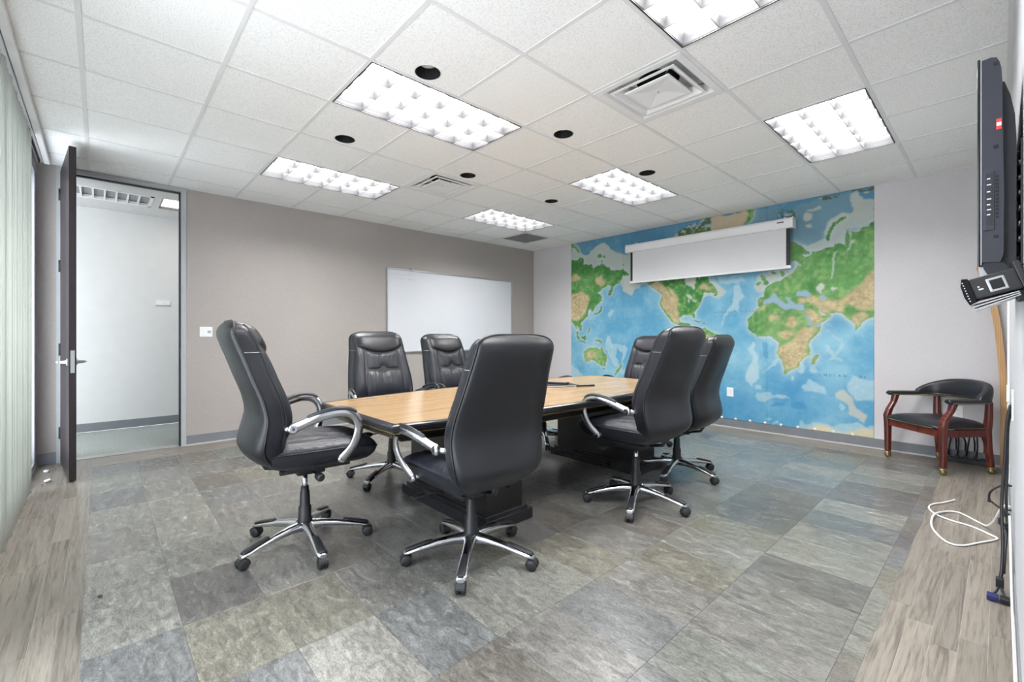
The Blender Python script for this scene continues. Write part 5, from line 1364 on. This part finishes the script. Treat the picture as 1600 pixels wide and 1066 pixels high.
# faint graticule and paper wear
for gx_ in np.arange(MX0, MX1, 0.168): img *= np.where(np.abs(PXg - gx_) < RES * 0.55, 0.965, 1.0)[..., None]
for gz_ in np.arange(MZ0, MZ1, 0.175): img *= np.where(np.abs(PZg - gz_) < RES * 0.55, 0.965, 1.0)[..., None]
img *= (0.86 + 0.10 * nA[..., None])
img = np.clip(img, 0, 1)
mp = thing('world_map_mural', 'large printed world map mural covering most of the far wall', 'map', ((MX0 + MX1) / 2, YF, MZ0))
ccx = (MX0 + MX1) / 2
def text_mesh(body, size):
    cu = bpy.data.curves.new('txt', 'FONT'); cu.body = body; cu.size = size; cu.align_x = 'LEFT'; cu.extrude = 0.0003; cu.space_character = 1.0
    o = bpy.data.objects.new('txt', cu); COL.objects.link(o)
    dg = bpy.context.evaluated_depsgraph_get()
    me = bpy.data.meshes.new_from_object(o.evaluated_get(dg))
    bpy.data.objects.remove(o); bpy.data.curves.remove(cu)
    return me
for pi in range(4):
    for pj in range(2):
        a, b = pi * NX // 4, (pi + 1) * NX // 4; c, d = pj * NZ // 2, (pj + 1) * NZ // 2
        nxp, nzp = b - a + 1, d - c + 1
        xx = PXg[c:d + 1, a:b + 1].copy(); zz = PZg[c:d + 1, a:b + 1].copy()
        if pi: xx[:, 0] += 0.0006
        if pj: zz[0] += 0.0006
        co = np.stack([xx.ravel() - ccx, np.full(xx.size, -0.0035 - 0.0003 * ((pi + pj) % 2)), zz.ravel() - MZ0], 1)
        idx = np.arange(nxp * nzp).reshape(nzp, nxp)
        q = np.stack([idx[:-1, :-1], idx[:-1, 1:], idx[1:, 1:], idx[1:, :-1]], -1).reshape(-1, 4)
        # turned-back paper edge so that each sheet has thickness
        bd = np.concatenate([idx[0, :], idx[1:, -1], idx[-1, -2::-1], idx[-2:0:-1, 0]])
        nv = len(co); co2 = co[bd].copy(); co2[:, 1] = -0.0005
        j = np.arange(len(bd)); jn = (j + 1) % len(bd)
        sq_ = np.stack([bd[j], nv + j, nv + jn, bd[jn]], 1)
        co = np.concatenate([co, co2]); q = np.concatenate([q, sq_])
        me = bpy.data.meshes.new('map_sheet')
        me.vertices.add(len(co)); me.vertices.foreach_set('co', co.ravel())
        me.loops.add(q.size); me.loops.foreach_set('vertex_index', q.ravel().astype(np.int32))
        me.polygons.add(len(q)); me.polygons.foreach_set('loop_start', np.arange(0, q.size, 4, dtype=np.int32)); me.polygons.foreach_set('loop_total', np.full(len(q), 4, dtype=np.int32))
        me.update(calc_edges=True)
        colr = img[c:d + 1, a:b + 1].reshape(-1, 3); colr = np.concatenate([colr, colr[bd]])
        at_ = me.color_attributes.new('Print', 'FLOAT_COLOR', 'POINT')
        at_.data.foreach_set('color', np.concatenate([colr, np.ones((len(colr), 1))], 1).ravel().astype(np.float32))
        me.materials.append(M['map_print'])
        obj('map_sheet', me, mp)
def letters(txt, x, z, step, size, rot=0.0):
    for q, chh in enumerate(txt):
        if chh == ' ': continue
        me = text_mesh(chh, size); me.materials.append(M['ink'])
        obj('map_lettering', me, mp, (x + q * step - ccx, -0.0048, z - MZ0 - q * step * rot), (PI / 2, 0, 0))
letters('RUSSIA', -1.125, 2.035, 0.030, 0.026, 0.1)
letters('INDIAN  OC', -1.362, 0.725, 0.044, 0.038)
letters('ATLANTIC OCEAN', -2.52, 1.47, 0.036, 0.026)
# Antarctic edge marks along the bottom
mk_ = MB().lathe([(0.016, 0), (0.016, -0.0006), (0.001, -0.0006)], 16, axis='y').mesh('edge_mark', 'paper')
for q in range(9): obj('edge_mark', mk_, mp, (-2.42 + q * 0.17 - ccx, -0.0040, 0.012))

# ================================================================== PROJECTION SCREEN
ps = thing('projection_screen', 'partly lowered white projection screen hanging in front of the map', 'projection screen', (-2.67, 5.90, 0))
SX = 1.08
MB().prism([(-0.045, 2.415), (0.05, 2.415), (0.06, 2.44), (0.06, 2.50), (0.045, 2.53), (-0.035, 2.53), (-0.055, 2.505), (-0.055, 2.43)], -SX, SX, 'x').build('case', 'white_gloss', ps)
for s in (-1, 1):
    MB().prism([(-0.05, 2.41), (0.062, 2.41), (0.066, 2.44), (0.066, 2.51), (0.048, 2.537), (-0.04, 2.537), (-0.06, 2.51), (-0.06, 2.425)], s * SX, s * (SX + 0.012), 'x').build('end_cap', 'white_metal', ps)
    MB().box(s * (SX - 0.10) - 0.012, s * (SX - 0.10) + 0.012, 0.05, 0.092, 2.50, 2.56).build('wall_bracket', 'white_metal', ps)
f0, f1 = -1.035, 1.055
MB().box(f0, f1, -0.0015, 0.0, 1.975, 2.42).build('screen_fabric', 'screen_white', ps)
MB().box(f0, f0 + 0.035, -0.0022, -0.0014, 1.99, 2.42).build('black_border', 'black_plastic', ps)
MB().box(f1 - 0.045, f1, -0.0022, -0.0014, 1.99, 2.42).build('black_border', 'black_plastic', ps)
MB().box(f0 - 0.008, f1 + 0.008, -0.012, 0.010, 1.952, 1.978, 0.004).build('weight_bar', 'white_gloss', ps)
MB().box(0.93, 1.0, -0.0565, -0.055, 2.478, 2.492).build('maker_badge', 'dark_metal', ps)
MB().tube([(0.0, -0.004, 1.952), (0.0, -0.004, 1.925)], 0.004, 8).build('pull_tab', 'white_metal', ps)

# ================================================================== TELEVISION (screen faces -x)
TVY, TVL = 1.99, 1.08
tv = thing('television', 'dark flat-screen television on the right wall, seen edge-on', 'television', (0, TVY, 0))
z0, z1 = 1.405, 2.020
def sidepr(pts): return pts
# front bezel, cabinet with rounded back edges, deeper rear bulge
MB().box(-0.0475, -0.0405, 0, TVL, z0 - 0.012, z1 + 0.004, 0.003).build('screen_bezel', 'black_gloss', tv)
MB().box(-0.0482, -0.0474, 0.03, TVL - 0.03, z0 + 0.03, z1 - 0.03).build('screen_panel', 'black_gloss', tv)
MB().box(-0.0405, -0.0385, 0.001, TVL - 0.001, z0 - 0.008, z1 + 0.002).build('silver_seam', 'silver', tv)
pr = [(-0.0385, z0), (0.0, z0 - 0.002), (0.006, z0 + 0.02), (0.007, z0 + 0.20), (0.006, z0 + 0.30), (0.0045, z1 - 0.16), (0.004, z1 - 0.08), (0.002, z1 - 0.04), (-0.002, z1 - 0.018), (-0.008, z1 - 0.004), (-0.020, z1), (-0.0385, z1 - 0.002)]
cab = MB(); cab.prism(pr, 0.002, TVL - 0.002, 'y'); cab = cab.build('cabinet', 'tv_plastic', tv)
pr = [(0.003, z0 - 0.03), (0.022, z0 - 0.03), (0.0315, z0 - 0.015), (0.0325, z0 + 0.36), (0.029, z0 + 0.44), (0.020, z0 + 0.50), (0.008, z0 + 0.545), (0.003, z0 + 0.545)]
MB().prism(pr, 0.035, TVL - 0.035, 'y').build('rear_housing', 'tv_dark', tv)
MB().prism([(-0.0385, z0), (0.003, z0), (0.026, z0 - 0.03), (0.020, z0 - 0.055), (-0.018, z0 - 0.055), (-0.034, z0 - 0.02)], 0.012, TVL - 0.012, 'y').build('lower_skirt', 'tv_dark', tv)
for z in (z1 - 0.022, z1 - 0.27, z0 + 0.075):
    MB().box(-0.014, -0.004, -0.0005, 0.004, z - 0.004, z + 0.004).build('screw_recess', 'black_hole', cab)
MB().box(-0.034, -0.012, -0.0012, 0.004, z0 + 0.095, z0 + 0.275, 0.0015).build('control_bezel', 'tv_plastic', cab)
cp = MB().box(-0.0315, -0.0155, -0.0018, 0.002, z0 + 0.11, z0 + 0.267, 0.001).build('control_panel', 'tv_dark', cab)
for q, z in enumerate((0.142, 0.157, 0.172, 0.189, 0.211, 0.232, 0.250)):
    MB().box(-0.0275, -0.0185 if q % 2 else -0.0205, -0.0026, -0.0016, z0 + z - 0.0015, z0 + z + 0.0015).build('button_mark', 'icon', cp)
for q in range(12):
    MB().box(-0.0095, -0.0035, -0.0008, 0.004, z0 + 0.13 + q * 0.011, z0 + 0.1355 + q * 0.011).build('vent_slot', 'black_hole', cab)
lb = MB().box(-0.0085, 0.0025, -0.0006, 0.004, z1 - 0.222, z1 - 0.190).build('red_sticker', 'red_label', cab)
MB().box(-0.0075, 0.0018, -0.0010, 0.0, z1 - 0.211, z1 - 0.201).build('sticker_print', 'paper', lb)
MB().box(0.0325, 0.0400, 0.10, TVL - 0.10, z0 + 0.02, z0 + 0.34).build('mount_rail', 'black_plastic', tv)
for q in range(6): MB().tube([(0.036, 0.06 + 0.006 * q, z0 + 0.06 + 0.045 * q), (0.0395, 0.05, z0 + 0.075 + 0.045 * q)], 0.004, 6).build('mount_bolt', 'silver', tv)
MB().box(0.040, 0.0445, 0.02, TVL - 0.2, z0 - 0.01, z0 + 0.36).build('wall_plate', 'black_plastic', tv)
# translucent plastic edge under the screen
MB().prism([(-0.046, z0 - 0.012), (-0.030, z0 - 0.012), (-0.022, z0 - 0.070), (-0.040, z0 - 0.060)], 0.02, 0.05, 'y').build('clear_tab', 'silver', tv)

# console with a square display hung on the wall below the television
cn = thing('wall_console', 'black handheld console with square display tilted below the television', 'console', (0.045, 1.90, 1.345))
cn.rotation_euler = (0, math.radians(-17), 0)
def arcp(n=8): return [(-0.118 + 0.010 * math.sin(PI * q / n), -0.052 + 0.104 * q / n) for q in range(n + 1)]
# wedge body: broad side toward the room's near end
MB().box(-0.108, -0.006, 0.0, 0.11, -0.028, 0.034, 0.006).build('body', 'black_plastic', cn)
R = [[(-0.122, y, -0.040), (-0.126, y, -0.015), (-0.124, y, 0.020), (-0.116, y, 0.040), (-0.104, y, 0.036), (-0.104, y, -0.034)] for y in (-0.004, 0.112)]
fp = MB().rings(R, True, True, False).build('curved_front', 'black_gloss', cn)
for q in range(8): MB().box(-0.119, -0.1165, -0.0048, -0.0038, -0.030 + q * 0.008, -0.027 + q * 0.008).build('icon_mark', 'icon', fp)
dsp = MB().box(-0.072, -0.034, -0.003, 0.002, -0.018, 0.022, 0.003).build('display_frame', 'silver', cn)
MB().box(-0.066, -0.040, -0.0042, 0.0, -0.012, 0.016, 0.001).build('display', 'black_hole', dsp)
MB().box(-0.092, -0.082, -0.0008, 0.002, -0.004, 0.0).box(-0.092, -0.088, -0.0008, 0.002, 0.004, 0.008).build('small_marks', 'icon', cn)
for q in range(3):
    MB().prism([(-0.116, -0.036 - q * 0.009), (-0.020, -0.032 - q * 0.005), (-0.020, -0.0345 - q * 0.005), (-0.116, -0.040 - q * 0.009)], 0.0, 0.11, 'y').build('silver_fin', 'silver', cn)
MB().box(-0.030, -0.004, 0.02, 0.09, -0.060, -0.028, 0.004).build('wall_clip', 'black_plastic', cn)
MB().box(-0.010, 0.004, -0.01, 0.13, -0.05, 0.05, 0.003).build('back_plate', 'black_plastic', cn)

# bent wooden strip leaning in the corner
pts = catmull([(0.018, 5.93, 0.0), (0.022, 5.93, 0.35), (0.016, 5.935, 0.75), (0.000, 5.94, 1.05), (-0.028, 5.945, 1.35), (-0.075, 5.95, 1.62), (-0.13, 5.955, 1.80)], 6)
m = MB(); R = []
for p in pts: R.append([(p[0] + a, p[1] + b, p[2]) for a, b in ((-0.022, -0.010), (0.022, -0.010), (0.022, 0.010), (-0.022, 0.010))])
tag(m.rings(R, True, True, False).build('wood_strip', 'pale_wood'), 'long bent strip of pale wood leaning in the corner behind the side chair', 'wood strip')

# cables on the television wall ------------------------------------------------
wp = thing('cable_plate', 'narrow white cable plate on the television wall above the hanging cables', 'wall plate', (XR, 3.42, 0.83))
MB().box(-0.008, 0, -0.04, 0.04, -0.075, 0.075, 0.002).build('cover_plate', 'white_gloss', wp)
MB().lathe([(0.012, -0.008), (0.012, -0.010), (0.008, -0.010)], 14, axis='x').build('cable_port', 'black_plastic', wp)
cb = thing('video_cable', 'black video cable hanging down the right wall to blue plugs', 'cable', (0, 0, 0))
p1 = catmull([(0.034, 3.42, 0.83), (0.022, 3.40, 0.74), (0.014, 3.36, 0.55), (0.004, 3.28, 0.35), (0.008, 3.18, 0.20), (0.004, 3.10, 0.10), (-0.002, 3.06, 0.055)], 8)
MB().tube(p1, 0.0065, 8).build('cord', 'cord_black', cb)
MB().box(-0.015, 0.011, 3.035, 3.07, 0.035, 0.075, 0.003).build('splitter', 'cord_black', cb)
for s, mt2 in ((-1, 'vga_blue'), (1, 'cord_black')):
    MB().tube(catmull([(-0.002, 3.05, 0.045), (-0.002 + s * 0.010, 3.02, 0.024), (-0.004 + s * 0.020, 2.985, 0.014)], 5), 0.005, 8).build('tail', 'cord_black', cb)
    MB().box(-0.022 + s * 0.020, 0.014 + s * 0.020, 2.945, 2.99, 0.002, 0.024, 0.003).build('plug', mt2, cb, label='blue plug' if s < 0 else None)
c2 = MB().tube(catmull([(0.036, 3.44, 0.80), (0.026, 3.46, 0.70), (0.024, 3.48, 0.50), (0.020, 3.44, 0.36), (0.022, 3.40, 0.22), (0.014, 3.22, 0.12), (0.010, 3.10, 0.085)], 8), 0.0055, 8).build('power_cable', 'cord_black')
tag(c2, 'second black cord hanging close to the wall beside the video cable', 'cable')
m = MB().tube(catmull([(0.040, 3.52, 0.40), (0.000, 3.52, 0.39), (-0.035, 3.52, 0.35), (-0.040, 3.55, 0.30), (-0.028, 3.56, 0.285), (0.005, 3.54, 0.265), (0.038, 3.53, 0.27)], 8), 0.005, 8)
m.box(-0.046, -0.034, 3.54, 3.565, 0.288, 0.302, 0.002)
tag(m.build('adapter_cable', 'cord_black'), 'short black adapter cable sticking out from the cable bundle', 'cable')
m = MB()
for q in range(3): m.tube(catmull([(0.006, 3.42, 0.30 - q * 0.012), (0.030, 3.40, 0.27 - q * 0.012), (0.018, 3.37, 0.235 - q * 0.01), (-0.004, 3.40, 0.25 - q * 0.01)], 6), 0.006, 8)
tag(m.build('cable_coil', 'cord_black'), 'small coil of dark cable tied in the hanging bundle', 'cable')
wc = [(-0.228, 4.506), (-0.269, 4.399), (-0.317, 4.299), (-0.326, 4.192), (-0.283, 4.076), (-0.213, 4.018), (-0.117, 3.982), (-0.044, 3.901), (-0.013, 3.847), (-0.081, 3.702), (-0.144, 3.583), (-0.201, 3.576), (-0.256, 3.693), (-0.287, 3.839), (-0.289, 4.018), (-0.254, 4.161), (-0.19, 4.232), (-0.135, 4.171), (-0.089, 4.101)]
zc = [0.006] * 13 + [0.008, 0.018, 0.010, 0.006, 0.006, 0.006]
wpts = [(a, b, z) for (a, b), z in zip(wc, zc)] + [(-0.055, 4.02, 0.020), (-0.028, 3.93, 0.08), (-0.008, 3.84, 0.16), (0.012, 3.80, 0.215), (0.036, 3.78, 0.225)]
wt = thing('network_cable', 'white network cable looped loosely on the plank floor', 'cable')
MB().tube(catmull(wpts, 6), 0.0055, 8).build('cord', 'cord_white', wt)
MB().box(-0.012, 0.012, -0.005, 0.005, 0.0, 0.010, 0.002).build('plug', 'paper', wt, (-0.222, 4.520, 0.002), (0, 0, math.radians(68)))
m = MB().tube(catmull([(0.030, 3.3, 0.30), (0.033, 3.0, 0.06), (0.034, 2.8, 0.012), (0.034, 2.2, 0.007), (0.034, 1.4, 0.007)], 8), 0.0045, 8)
tag(m.build('antenna_cable', 'cord_white'), 'thin white cord running along the foot of the right wall', 'cable')
# raceway on the television wall
rw = thing('cable_raceway', 'white vertical cable raceway on the television wall near the corner', 'raceway', (XR, 4.9, 0))
MB().box(-0.012, 0, -0.02, 0.02, 0.11, H - 0.6, 0.002).build('channel', 'white_gloss', rw)
MB().box(-0.016, 0, -0.03, 0.03, 0.70, 0.82, 0.002).build('box_cover', 'white_gloss', rw)

# power strip and cords behind the side chair
pw = thing('power_strip', 'black power strip with tangled cords on the floor behind the side chair', 'power strip', (-0.19, 5.955, 0.0))
MB().box(-0.17, 0.13, -0.026, 0.026, 0.0, 0.040, 0.004).build('strip_body', 'black_plastic', pw)
for q in range(5): MB().box(-0.15 + q * 0.055, -0.125 + q * 0.055, -0.020, 0.012, 0.038, 0.062, 0.003).build('plug', 'cord_black', pw)
for q in range(4):
    x0 = -0.14 + q * 0.06
    MB().tube(catmull([(x0, -0.004, 0.06), (x0 + 0.01, -0.02, 0.16), (x0 + 0.03 - 0.02 * (q % 2), 0.0, 0.25 + 0.02 * q), (x0 + 0.05, 0.03, 0.20), (x0 + 0.05, 0.045, 0.10)], 6), 0.006, 8).build('cord', 'cord_black', pw)

# crumpled paper scraps behind the door
def scrap(x, y, r, seed, lab, mat='trash_white', grp='scraps behind the door'):
    rr = random.Random(seed); bm = bmesh.new(); bmesh.ops.create_icosphere(bm, subdivisions=2, radius=r)
    for v_ in bm.verts:
        v_.co *= rr.uniform(0.6, 1.15); v_.co.z *= 0.45
    zmin = min(v_.co.z for v_ in bm.verts)
    for v_ in bm.verts: v_.co.z -= zmin
    tag(MB().bm(bm).build('floor_scrap', mat, None, (x, y, 0)), lab, 'scrap', grp)
scrap(-5.13, -0.315, 0.028, 1, 'crumpled white paper scrap on the floor just behind the open door')
scrap(-5.50, -0.345, 0.022, 2, 'smaller pale scrap on the floor deeper behind the door')

scrap(-2.72, 0.0, 0.011, 4, 'tiny brown crumb on the stone tiles near the left plank border', 'crumb', None)
